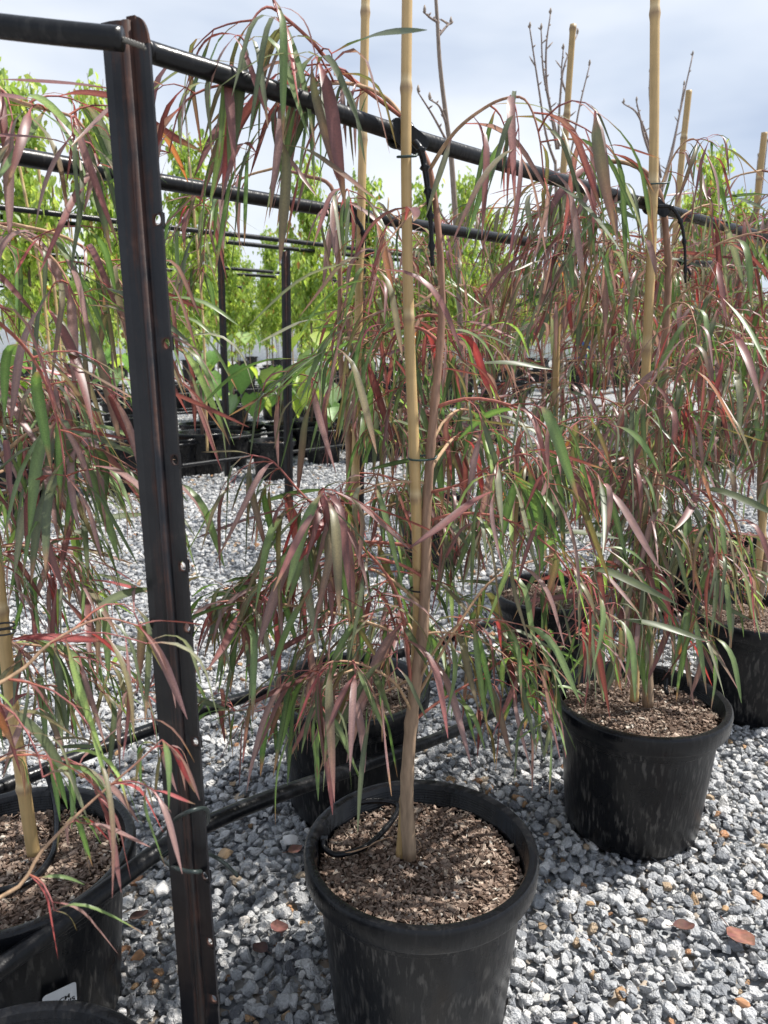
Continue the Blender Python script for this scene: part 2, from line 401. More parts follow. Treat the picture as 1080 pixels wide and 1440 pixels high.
CH = [chips_mesh(4600, .143, 5), chips_mesh(4600, .143, 9)]
CL = chips_mesh(260, .143, 12)
for a_, b_ in CH+[CL]: a_.materials.append(M_CHIP); b_.materials.append(M_CHIP)
# small irregular drain feet around the base of near pots
def feet(t):
    for k in range(6):
        a = k*PI/3+.3; m = MB(); box(m, (.121*math.cos(a), .121*math.sin(a), .008), .012, .03, .016, (.1,.1,.1), Matrix.Rotation(a, 3, 'Z'))
        link('foot', m.mesh('foot', False), M_RIM, t)
def pot(x, y, label, hi=True, rz=0, s=1.0, group='black plastic nursery pots', z=0, chips=0, tilt=(0,0)):
    t = thing('plant_pot', label, 'plant pot', (x, y, z), rz, group); t.scale = (s,)*3
    t.rotation_euler = (tilt[0], tilt[1], rz)
    b, r_ = HI if hi else LO
    link('pot_body', b, None, t); link('rim', r_, None, t)
    A, B = CH[chips] if hi else CL
    sm = link('potting_mix', A, None, t); sm.location.z = .237
    ch = link('bark_chips', B, None, sm, kind='stuff')
    if hi: feet(t)
    return t
_p = at_z(95, 1410, .27)
P0 = pot(_p.x-.01, _p.y-.160, 'black pot cut off at the bottom left corner, nearest the camera', s=1.0, chips=1, rz=1)
P1 = pot(.052, .958, 'large black pot in the front centre, sunlit bark chips inside', chips=0, rz=.4)
P2 = pot(.505, 1.40, 'black pot standing alone on gravel at right of centre', chips=1, s=1.03, rz=2)
P3 = pot(.975, 1.90, 'black pot cut off by the right edge', chips=0, rz=3)
PL = pot(-.52, .94, 'black pot at lower left behind the thick pipe, white label on its side', chips=1, rz=0)
PA = pot(-.07, 1.47, 'black pot half hidden directly behind the front centre pot', chips=0, rz=5)
PB = pot(.47, 2.07, 'black pot behind drooping leaves left of the right hand pot', chips=1, rz=1.2)
PC = pot(1.05, 2.70, 'black pot in shade behind the foliage at right', chips=0, rz=2.6)

# white plant label on the side of the left pot
def surf(px, py, c, zr=(0, .27)):
    d = ray(px, py); s = .3
    while s < 3:
        p = ORI+d*s; rr = .1250+(p.z-.012)*.0905+.0012
        if (p-Vector((c[0], c[1], p.z))).length <= rr: return p
        s += .0005
a = surf(64, 1410, (-.52, .94)); b = surf(98, 1404, (-.52, .94))
mid = (a+b)/2; rad = (mid-Vector((-.52, .94, mid.z))).normalized(); side = Vector((-rad.y, rad.x, 0)); 
if side.x < 0: side = -side
def tag_mesh(w, h0, h1, thick=.0006):
    m = MB(); r0 = .004; vs = []
    prof = [(-w/2, -h0*.9), (w/2, -h0*.9), (w/2, h1-r0), (w/2-r0*.3, h1-r0*.3), (w/2-r0, h1), (-w/2+r0, h0*1.22), (-w/2+r0*.3, h0*1.22-r0*.4), (-w/2, h0*1.22-r0)]
    n = len(prof)
    for zz in (0, thick): vs += [(x, zz, y) for x, y in prof]
    fs = [tuple(range(n)), tuple(range(2*n-1, n-1, -1))]+[(i, (i+1) % n, n+(i+1) % n, n+i) for i in range(n)]
    m.add(vs, fs, (1,1,1)); return m.mesh('tag', False)
tg = link('label', tag_mesh(.043, .026, .028), M_PAPER, PL)
MW = Matrix.Translation(mid+rad*.0085+Vector((0,0,-.003))) @ Matrix(((side.x, -rad.x, 0, 0), (side.y, -rad.y, 0, 0), (0, 0, 1, 0), (0, 0, 0, 1))) @ Matrix.Rotation(.125, 4, 'X')
bpy.context.view_layer.update()
tg.matrix_local = PL.matrix_world.inverted() @ MW
for k, (txt, zz, xx) in enumerate((('30CM', .0085, .001), ('AGONIS', -.0005, .001), ('BURGUNDY', -.0085, .001))):
    fc = bpy.data.curves.new('lettering', 'FONT'); fc.body = txt; fc.size = .0098; fc.align_x = 'CENTER'; fc.extrude = .0001; fc.materials.append(M_INK)
    fc.offset = .00022
    tmp = bpy.data.objects.new('lettering_curve', fc); me = bpy.data.meshes.new_from_object(tmp); bpy.data.objects.remove(tmp)
    if not len(me.materials): me.materials.append(M_INK)
    to = link('lettering', me, None, tg)
    to.location = (xx, -.0004, zz-.002); to.rotation_euler = (PI/2, R(-3), 0)
# small white label on the far right pot
bpy.context.view_layer.update()
tg2 = link('label', tag_mesh(.022, .022, .022), M_PAPER, PC)
tg2.matrix_local = PC.matrix_world.inverted() @ (Matrix.Translation(Vector((1.10, 2.558, .16))))

# ------------------------------------------------------------------ canes (bamboo stakes)
def cane(label, pts, r0=.0075, r1=.0058, seed=1, group='bamboo stakes', tone=1.0):
    r = random.Random(seed); q = catmull(pts, 24); m = MB()
    L = 0; rads = []; cols = []; nxt = r.uniform(.05,.25); node = []
    for i, p in enumerate(q):
        if i: L += (q[i]-q[i-1]).length
        f = i/(len(q)-1); rr = r0+(r1-r0)*f; cc = (.47*tone, .325*tone, .15*tone)
        j = r.uniform(.94, 1.05)
        if L > nxt: node.append(i); nxt = L+r.uniform(.17, .26)
        rads.append(rr); cols.append((cc[0]*j, cc[1]*j, cc[2]*j))
    for n in node:
        if n < len(q)-1:
            rads[n] *= 1.20; cols[n] = (.30*tone, .20*tone, .11*tone)
            if n+1 < len(q): cols[n+1] = (.56*tone, .43*tone, .24*tone)
    base = q[0]
    tube(m, [p-base for p in q], rads, 12, cols)
    o = link('bamboo_stake', m.mesh('bamboo_stake'), M_CANE); o.location = base
    return tag(o, label, 'stake', group)
def py3(lst): return [at_Y(*p) for p in lst]
cane('thick yellow bamboo stake rising from the front centre pot past the rail', py3([(564,1203,.966),(580,1000,.975),(588,850,.962),(583,650,.952),(575,450,.95),(571,200,.95),(573,-60,.95),(574,-300,.95)]), .0080, .0056, 1)
cane('bamboo stake in the right hand pot, crossing the rail near its clip', py3([(892,985,1.385),(897,800,1.385),(906,570,1.385),(918,290,1.385),(921,0,1.385),(922,-140,1.385)]), .0086, .0074, 2)
cane('bamboo stake behind the front stake, rising just left of it', py3([(492,1040,1.46),(497,800,1.46),(503,500,1.46),(509,250,1.46),(514,0,1.46),(516,-160,1.46)]), .0085, .0072, 3)
cane('bamboo stake at the lower left edge, in the labelled pot', py3([(47,1200,.93),(22,1030,.92),(2,860,.91),(-25,600,.90),(-60,300,.89)]), .0090, .007, 4)
cane('weathered bamboo stake whose cut top stands among bare shoots', py3([(775,860,2.02),(780,600,2.0),(788,330,1.98),(796,180,1.97),(806,34,1.96)]), .0085, .0070, 5, tone=.82)
cane('leaning bamboo stake with its cut top right of the tall right stake', py3([(925,760,2.62),(932,540,2.6),(948,350,2.58),(958,230,2.56),(969,127,2.55)]), .0105, .0090, 6, tone=.9)
cane('bamboo stake low at the right edge, in the cut off pot', py3([(1058,868,1.92),(1072,740,1.9),(1084,600,1.9),(1100,300,1.9)]), .0100, .0085, 7)
cane('short topped bamboo stake standing high at the right edge', py3([(1046,560,2.9),(1058,360,2.85),(1066,270,2.82),(1075,186,2.8)]), .0105, .010, 8, tone=.85)

# ------------------------------------------------------------------ overhead rails, ground pipes
def pipe(name, label, cat, pts, r, group, k=8, sides=16, mat=M_PIPE):
    q = catmull(pts, k); m = MB(); base = q[0]
    tube(m, [p-base for p in q], r, sides, (.1,.1,.1))
    o = link(name, m.mesh(name), mat); o.location = base
    return tag(o, label, cat, group)
OVER = 'overhead support pipes on the rows'
lp = [at_Y(-120, 22, .66), at_Y(0, 37, .655), at_Y(90, 47, .655), at_Y(172, 55, .655)]
railL = pipe('overhead_pipe', 'black overhead pipe ending left of the steel post, wire coming out', 'pipe', lp, .0088, OVER, sides=24)
hole = at_Y(203, 66, .672)
m = MB(); e0 = lp[-1]-lp[0]
base = lp[0]
for s_ in range(3):            # twisted strand wire
    q = []
    for i in range(26):
        f = i/25; p = lp[-1].lerp(hole, f*1.02)-(lp[-1]-lp[-2])*.0; a = f*16+s_*2.1
        q.append(p-base+Vector((0, math.cos(a)*.0012, math.sin(a)*.0012)))
    tube(m, q, .0012, 6, (.10,.095,.085))
link('wire', m.mesh('wire'), M_WIRE, railL)
pipe('overhead_pipe', 'black overhead pipe running right from the steel post above the front pots', 'pipe',
     [at_Y(203, 70, .768), at_Y(230, 79, .785), at_Y(390, 129, .865), at_Y(560, 187, .985), at_Y(740, 240, 1.15), at_Y(912, 288, 1.415), at_Y(1000, 313, 1.58), at_Y(1090, 337, 1.80), at_Y(1190, 365, 2.1)], .0096, OVER, sides=24)
pipe('overhead_pipe', 'black overhead pipe of the second row, just below the front one', 'pipe',
     [at_c(-40, 208, 1.035), at_c(60, 226, 1.035), at_c(240, 258, 1.035), at_c(490, 300, 1.035), at_c(700, 334, 1.035), at_c(950, 368, 1.035), at_c(1030, 373, 1.035), at_c(1150, 385, 1.035)], .0112, OVER)
lowlab = ['front pipe of the first far pair of overhead pipes', 'rear pipe of the first far pair of overhead pipes', 'front pipe of the second far pair of overhead pipes', 'rear pipe of the second far pair of overhead pipes']
for k, (c, y0, r_) in enumerate(((4.2, 292, .020), (4.55, 305, .020), (6.3, 353, .022), (6.75, 362, .022))):
    pts_ = [at_c(x, y0+(470-y0)/1523*x+rnd.uniform(-1,1), c) for x in (-60, 60, 200, 330, 480, 640, 800, 950, 1100)]
    pipe('overhead_pipe', lowlab[k], 'pipe', pts_, r_*.8, OVER, 4, 10)
for k, c in enumerate((8.2, 8.6, 10.2, 12.2)):
    zz = 1.56; A = ROWN*c
    pts_ = [A+ROWD*t+Vector((0,0,zz)) for t in (-9, -4, 0, 4, 10, 18)]
    pipe('overhead_pipe', 'thin overhead pipe in the farthest rows of trees', 'pipe', pts_, .021, OVER, 4, 8)
GP = 'black watering pipes along the ground'
pipe('watering_pipe', 'thick black watering pipe crossing the left pot and passing behind the steel post', 'pipe',
     [at_c(-70, 1412, .845), at_c(0, 1362, .848), at_c(70, 1310, .850), at_c(150, 1250, .848), at_c(230, 1192, .846), at_c(300, 1155, .848), at_c(380, 1122, .852), at_c(470, 1090, .856), at_c(560, 1058, .872), at_c(640, 1028, .90), at_c(720, 985, .93), at_c(800, 925, .97), at_c(870, 880, 1.0), at_c(960, 820, 1.0)], .0125, GP)
pipe('watering_pipe', 'black watering pipe behind the second row of pots', 'pipe',
     [at_c(-60, 1130, 1.20), at_c(0, 1108, 1.21), at_c(90, 1072, 1.22), at_c(200, 1030, 1.225), at_c(330, 985, 1.24), at_c(470, 945, 1.24), at_c(560, 920, 1.24), at_c(640, 895, 1.235), at_c(720, 865, 1.24), at_c(850, 820, 1.25), at_c(980, 770, 1.25)], .0125, GP)
for k, (c, z_) in enumerate(((4.05, .20), (4.5, .23), (4.9, .2), (6.2, .24), (6.9, .22), (8.2, .24), (10.2, .24))):
    A = ROWN*c; pts_ = [A+ROWD*t+Vector((rnd.uniform(-.04,.04), rnd.uniform(-.04,.04), z_+rnd.uniform(-.05,.03))) for t in (-6, -3.4, -2.4, -1, .3, 1.6, 3, 4.5, 7, 11)]
    pipe('watering_pipe', ('black watering pipe draped along far pot row %s' % ('one','two','three','four','five','six','seven')[k]) if False else
         ('nearest far watering pipe, draped in front of the potted big leaf saplings' if k == 0 else 'black watering pipe lying across the far pots'), 'pipe', pts_, .0125, GP, 5, 8)

# watering loops in pots
def small_hose(label, pts, r=.0042):
    q = catmull(pts, 8); m = MB(); b = q[0]; tube(m, [p-b for p in q], r, 10, (.1,.1,.1))
    o = link('drip_hose', m.mesh('drip_hose'), M_RIM); o.location = b
    e = MB(); box(e, q[-1]-b, .010, .012, .022, (.1,.1,.1)); link('dripper', e.mesh('dripper', False), M_RIM, o)
    return tag(o, label, 'hose', 'thin drip hoses')
zs = .251
small_hose('thin black drip hose looped inside the front centre pot', [at_z(455, 1180, zs+.012), at_z(456, 1192, zs+.004), at_z(475, 1202, zs), at_z(515, 1190, zs), at_z(548, 1158, zs), at_z(560, 1135, zs+.004), at_z(545, 1127, zs+.006), at_z(510, 1128, zs+.006), at_z(478, 1140, zs), at_z(455, 1165, zs), at_z(456, 1188, zs)])
small_hose('thin black drip hose hanging into the labelled left pot', [at_z(62, 1078, .30), at_z(68, 1092, .285), at_z(76, 1120, .262), at_z(80, 1160, .25), at_z(74, 1200, .248), at_z(55, 1228, .248), at_z(30, 1245, .25), at_z(-10, 1255, .25)], .005)
small_hose('short black drip hose standing in the right hand pot', [at_z(938, 975, .262), at_z(936, 968, .262), at_z(938, 950, .285)], .0045)

# ------------------------------------------------------------------ steel posts
def picket(label, base, top, arm=.026, seed=1, hero=False, rz=0, w0=1.0):
    t = thing('steel_post', label, 'post', base, 0, 'steel star pickets holding up the rails')
    H = (top-base).length; q = Vector((0,0,1)).rotation_difference((top-base).normalized())
    t.rotation_mode = 'QUATERNION'; t.rotation_quaternion = q @ Matrix.Rotation(rz, 3, 'Z').to_quaternion()
    th = .0032
    def arm_box(name, ang, L, z0, z1, holes=(), round_top=False):
        m = MB(); M = Matrix.Rotation(ang, 3, 'Z')
        c_near, c_far = (.42,0,0), (.06,0,0)
        zs_ = [z0]; 
        for h in holes: zs_ += [h-.006, h+.006]
        zs_ += [z1]
        def slab(x0, x1, za, zb):
            n = max(1, int((x1-x0)/.006)); vs = []; cs = []
            for i in range(n+1):
                x = x0+(x1-x0)*i/n; cc = max(0, .40-abs(x)/.026*.55)
                for y in (-th/2, th/2):
                    for z in (za, zb): vs.append(M@Vector((x, y+.0016*math.sin(x/arm*PI), z))); cs.append((cc, cc, cc))
            fs = []
            for i in range(n):
                b = i*4; fs += [(b, b+4, b+5, b+1), (b+2, b+3, b+7, b+6), (b, b+2, b+6, b+4), (b+1, b+5, b+7, b+3)]
            fs += [(0,1,3,2), (n*4, n*4+2, n*4+3, n*4+1)]
            m.add(vs, fs, cs)
        for i in range(0, len(zs_)-1, 2):
            slab(0, L, zs_[i], zs_[i+1])
        for h in holes:   # punched hole: ring plate between an outer square and a circle
            hc = .0155; n = 16; vs = []; cs = []
            slab(0, hc-.006, h-.006, h+.006); slab(hc+.006, L, h-.006, h+.006)
            for y in (-th/2, th/2):
                yy = y+.0016*math.sin(hc/arm*PI)
                for k in range(n):
                    a = 2*PI*k/n; cx, cz = math.cos(a), math.sin(a); sq = 1/max(abs(cx), abs(cz))
                    vs.append(M@Vector((hc+.006*cx*sq, yy, h+.006*cz*sq))); vs.append(M@Vector((hc+.0036*cx, yy, h+.0047*cz))); cs += [(.1,)*3, (.5,)*3]
            fs = []
            for k in range(n):
                a0, a1 = 2*k, 2*((k+1) % n)
                fs += [(a0, a1, a1+1, a0+1), (2*n+a0, 2*n+a0+1, 2*n+a1+1, 2*n+a1), (a0+1, a1+1, 2*n+a1+1, 2*n+a0+1)]
            m.add(vs, fs, cs)
        if round_top:      # the hooked ear beside the open slot
            pr = []
            for i in range(9):
                f = i/8; pr.append((L-.0002-.0095*(1-math.cos(f*PI/2)), .021*math.sin(f*PI/2)))
            pr = [(L, 0)]+pr[1:]+[(L-.0125, .017), (L-.0135, .008), (L-.0125, .0)]
            vs = [M@Vector((x, y, z1+z)) for y in (-th/2, th/2) for x, z in pr]; n = len(pr)
            m.add(vs, [tuple(range(n)), tuple(range(2*n-1, n-1, -1))]+[(i, n+i, n+(i+1) % n, (i+1) % n) for i in range(n)], (.4,.4,.4))
        return link(name, m.mesh(name, False), M_STEEL, t)
    holes = [z for z in HOLES if z < H-.02] if hero else ()
    arm_box('flange', PI-.16, arm*1.12*w0, 0, H-.004)
    arm_box('flange', -.32, arm*w0, 0, H-.024 if hero else H, holes, hero)
    if hero:
        m = MB(); M = Matrix.Rotation(-.32, 3, 'Z')
        for (x0, x1) in ((.0, .0085),): box(m, M@Vector(((x0+x1)/2, .0008, H-.0125)), x1-x0, th, .023, (.4,.4,.4), M)
        link('slot_edge', m.mesh('slot_edge', False), M_STEEL, t)
    arm_box('stem', PI/2, arm*1.1, 0, H-.003)
    m = MB(); tube(m, [Vector((0, -.0012, 0)), Vector((0, -.0012, (H-.005)))], .0048, 10, (.33,.33,.33)); link('spine', m.mesh('spine'), M_STEEL, t)
    return t
pb = at_Y(290, 1500, .668); pt = at_Y(178, 22, .72)
ax = (pt-pb).normalized(); pbase = pb-ax*(pb.z/ax.z)
def along_post(px, py): # distance up the post of a pixel
    best = min(((i/2000*1.35) for i in range(2001)), key=lambda s: abs((proj(pbase+ax*s) or (0,9999,1))[1]-py)); return best
HOLES = sorted(along_post(0, y) for y in (58, 311, 484, 646, 795, 881, 1040, 1228, 1320, 1400))
POST = picket('tall rusty black steel post with punched holes in the left foreground', pbase, pt, hero=True, arm=.0205)
m = MB(); bolt = pbase+ax*along_post(0, 120)-pbase
for (px_, c_, lab, ytop) in ((508, 2.4, 'thin dark steel post behind the second stake', 300), (402, 3.05, 'thin dark steel post in the gap left of centre', 352), (310, 4.3, 'thin dark steel post beyond the gravel aisle, right of the big post', 345), (668, 4.3, 'brown steel post top showing right of the front stake', 368), (925, 4.3, 'steel post far back behind the right stake', 392)):
    tp = at_c(px_, ytop, c_); picket(lab, Vector((tp.x-.02, tp.y, 0)), tp, arm=.022, rz=.3)

# tie wires, clips and rings
def wire(name, label, cat, pts, r, group=None, k=8, col=(.02,.03,.028)):
    q = catmull(pts, k); m = MB(); b = q[0]; tube(m, [p-b for p in q], r, 8, col)
    o = link(name, m.mesh(name), M_WIRE); o.location = b; return tag(o, label, cat, group)
wire('tie_wire', 'black tie wire holding the thick pipe to the steel post', 'wire',
     [at_Y(222, 1178, .80), at_Y(232, 1166, .76), at_Y(252, 1148, .66), at_Y(280, 1137, .655), at_Y(292, 1142, .70), at_Y(285, 1165, .80), at_Y(232, 1200, .90), at_Y(228, 1208, .84), at_Y(243, 1219, .68), at_Y(262, 1225, .655), at_Y(278, 1226, .655), at_Y(283, 1225, .68)], .0021)
wire('tie_wire', 'loose end of black tie wire sticking out right of the steel post', 'wire', [at_Y(284, 1200, .75), at_Y(300, 1204, .80), at_Y(318, 1216, .81), at_Y(334, 1232, .82)], .0022)
def ring(label, px, py, Y, w, col=(.02,.045,.04), tilt=.1):
    c_ = at_Y(px, py, Y); k = 22
    pts_ = [c_+Vector((w*math.cos(2*PI*i/k), .55*w*math.sin(2*PI*i/k), tilt*w*math.sin(2*PI*i/k+.5))) for i in range(k)]
    pts_.append(pts_[0]+Vector((.001, 0, .002))); return wire('ring_tie', label, 'plant tie', pts_, .0013, 'wire rings tying trunks to stakes', 2, col)
ring('dark green wire ring tying the front trunk to its stake at mid height', 594, 644, .95, .017)
ring('dark wire ring tying the front trunk and stake low down', 593, 828, .955, .0155, (.01,.01,.01))
ring('grey green wire ring just under the front clip', 572, 220, .93, .0105)
ring('wire ring on the right stake above the overhead pipe', 926, 258, 1.37, .0165)
ring('pale wire ring on the right stake among the leaves', 915, 572, 1.37, .0185, (.25,.33,.3), .3)
ring('upper of two black wire rings on the lower left stake', 5, 880, .89, .013, (.01,.01,.01))
ring('lower of two black wire rings on the lower left stake', 6, 889, .89, .013, (.01,.01,.01))
def clip(label, c, d, r, tail, s=1.0, tl=None):
    """moulded clip round the pipe with an eyelet plate and a hanging ladder tie"""
    t = thing('pipe_clip', label, 'pipe clip', c, 0, 'black clips holding stakes to the rails')
    d = d.normalized(); m = MB(); u = Vector((0,0,1)); w = d.cross(u).normalized(); k = 22
    for off in (-.006, .006):
        q = [d*off*s+(u*math.cos(2*PI*i/k)+w*math.sin(2*PI*i/k))*(r+.0025) for i in range(k+1)]; tube(m, q, .0040*s, 8, (.02,.02,.022), False)
    link('band', m.mesh('band'), M_RIM, t)
    pl = MB(); X = Vector((1,0,0)); Z = Vector((0,0,1)); n = 20; F = -Vector((0,1,0))
    X = (X*.82-Z*.57).normalized(); Z = Vector((X.z*-1, 0, X.x)); o0 = F*(r+.006)+X*.012*s
    vs = []
    for yy in (0, .003):
        for i in range(n):
            a = 2*PI*i/n; cx, cz = math.cos(a), math.sin(a); q = 1/(abs(cx)**4+abs(cz)**4)**.25
            vs.append(o0+X*cx*q*.024*s+Z*cz*q*.0125*s-F*yy); vs.append(o0-X*.008*s+X*cx*.0045*s+Z*cz*.0045*s-F*yy)
    fs = []
    for i in range(n):
        a0, a1 = 2*i, 2*((i+1) % n)
        fs += [(a0, a1, a1+1, a0+1), (2*n+a0, 2*n+a0+1, 2*n+a1+1, 2*n+a1), (a0, 2*n+a0, 2*n+a1, a1), (a0+1, a1+1, 2*n+a1+1, 2*n+a0+1)]
    pl.add(vs, fs, (.02,.02,.02)); link('eyelet_plate', pl.mesh('eyelet_plate', False), M_RIM, t)
    q = catmull([p-c for p in tail], 8); tm = MB(); n = len(q)
    rads = [.0030*s*(1.5-.7*i/n) for i in range(n)]
    for i in range(8, n, 7): rads[i] *= 1.75
    tube(tm, q, rads, 10, (.02,.02,.02)); link('tail', tm.mesh('tail'), M_RIM, t)
    return t
clip('black clip and ladder tie where the front stake meets the rail', at_Y(563, 189, .985), ROWD, .0108, [at_Y(583, 200, .955), at_Y(592, 212, .95), at_Y(598, 240, .95), at_Y(603, 280, .95), at_Y(606, 320, .95), at_Y(608, 374, .95)])
clip('black clip and drooping tie on the right stake at the rail', at_Y(917, 289, 1.415), ROWD, .0108, [at_Y(925, 290, 1.375), at_Y(944, 292, 1.37), at_Y(958, 315, 1.37), at_Y(963, 350, 1.37), at_Y(964, 398, 1.37)], .8)
for (x_, c_, lab) in ((488, 1.035, 'black clip on the second rail behind the front stake'), (790, 1.035, 'black clip on the second rail among burgundy leaves'), (953, 1.035, 'black clip on the second rail under the leaning stake')):
    yy = 258+.164*(x_-240) if x_ < 900 else 369
    p = at_c(x_, yy, c_); clip(lab, p, ROWD, .0112, [p+Vector((.01,-.03,-.005)), p+Vector((.03,-.035,-.04)), p+Vector((.02,-.03,-.09))], .95)

# ------------------------------------------------------------------ willow leaves
TONES = {'blend': ((.055,.095,.034), (.125,.042,.048)), 'tipred': ((.12,.075,.075), (.17,.036,.045)), 'dark': ((.030,.060,.022), (.036,.070,.026)), 'green': ((.062,.125,.034), (.075,.15,.042)), 'light': ((.15,.25,.06), (.20,.32,.08)),
         'olive': ((.070,.085,.032), (.095,.072,.034)), 'burgundy': ((.11,.030,.036), (.085,.026,.030)), 'mauve': ((.175,.110,.115), (.14,.080,.088)),
         'red': ((.23,.035,.050), (.30,.045,.050)), 'orange': ((.15,.08,.035), (.30,.10,.035)), 'grey': ((.16,.175,.125), (.10,.13,.08))}
TONES = {k: tuple(tuple(c*(1.28 if k != 'red' else 1.05) for c in t) for t in v) for k, v in TONES.items()}
def leaf_geo(L, Wd, p0, p1, twist, yawc, tone, r, knee=1.5, nseg=9):
    a, b = TONES[tone]; vs = []; cs = []; pos = Vector((0,0,0)); yaw = 0
    brown = r.random() < .3
    for i in range(nseg+1):
        s = i/nseg; f = min(1, s*knee); f = f*f*(3-2*f)
        pit = p0+(p1-p0)*f; yaw = yawc*s
        d = Vector((math.cos(pit)*math.cos(yaw), math.cos(pit)*math.sin(yaw), math.sin(pit)))
        if i: pos = pos+d*L/nseg
        side = Vector((-math.sin(yaw), math.cos(yaw), 0)); nrm = d.cross(side).normalized()
        tw = twist*s; sd = side*math.cos(tw)+nrm*math.sin(tw); nn = d.cross(sd)
        w = Wd*.5*(math.sin(PI*min(1, s**.85))**.75 if 0 < s < 1 else 0)
        if s < .12: w = Wd*.09+w*.3
        w = max(w, Wd*.03)
        c = [a[k]+(b[k]-a[k])*s for k in range(3)]
        pet = max(0, 1-s*6)
        c = [c[k]*(1-pet)+(.30,.06,.08)[k]*pet for k in range(3)]
        if brown and s > .86: c = [.20, .12, .07]
        mid = [min(1, c[0]*1.7+.03), c[1]*1.6+.02, c[2]*1.4+.015]
        vs += [pos+sd*w+nn*-w*.28*-1, pos, pos-sd*w+nn*w*.28]
        cs += [tuple(c), tuple(mid), tuple(c)]
    fs = []
    for i in range(nseg):
        b0 = i*3; fs += [(b0, b0+3, b0+4, b0+1), (b0+1, b0+4, b0+5, b0+2)]
    return vs, fs, cs
LEAF = {}
r = random.Random(55)
PITS = [.5, 0., -.55, -1.05]
for tn in TONES:
    for ip, p0 in enumerate(PITS):
        for v in range(4):
            g = leaf_geo(1.0, r.choice((.038,.047,.055,.064,.074,.084))*r.uniform(.9,1.1), p0, (r.uniform(-1.54,-1.2) if v < 3 else r.uniform(-1.0,-.25)+min(0,p0)*.6) if p0 > -.9 else -1.5, r.uniform(-1.3,1.3), r.uniform(-.5,.5), tn, r, r.uniform(1.0,2.3))
            m = MB(); m.add(*g); me = m.mesh('leaf'); me.materials.append(M_LEAF); LEAF[(tn, ip, v)] = (me, g)
MIX_UP = [('dark',.27),('green',.15),('grey',.10),('olive',.10),('burgundy',.19),('mauve',.21),('red',.022),('orange',.006),('blend',.10),('tipred',.05),('light',.02)]
MIX_MID = [('dark',.30),('green',.24),('grey',.08),('olive',.10),('burgundy',.18),('mauve',.17),('red',.022),('orange',.006),('blend',.12),('tipred',.05),('light',.04)]
MIX_LOW = [('dark',.28),('green',.42),('grey',.04),('olive',.08),('burgundy',.14),('mauve',.10),('red',.02),('orange',.006),('blend',.10),('tipred',.05),('light',.08)]
def pick(r, mix):
    x = r.random()*sum(w for _, w in mix)
    for t, w in mix:
        x -= w
        if x <= 0: return t
    return mix[-1][0]
def grow(r, start, az, pitch, L, droop, n=10, wob=.12):
    p = Vector(start); pts = [p.copy()]; pit = pitch
    for i in range(n):
        az += r.uniform(-wob, wob); pit = max(-1.45, pit-droop/n*(.6+.8*i/n)+r.uniform(-.08,.08))
        p = p+Vector((math.cos(pit)*math.cos(az), math.cos(pit)*math.sin(az), math.sin(pit)))*L/n; pts.append(p.copy())
    return pts
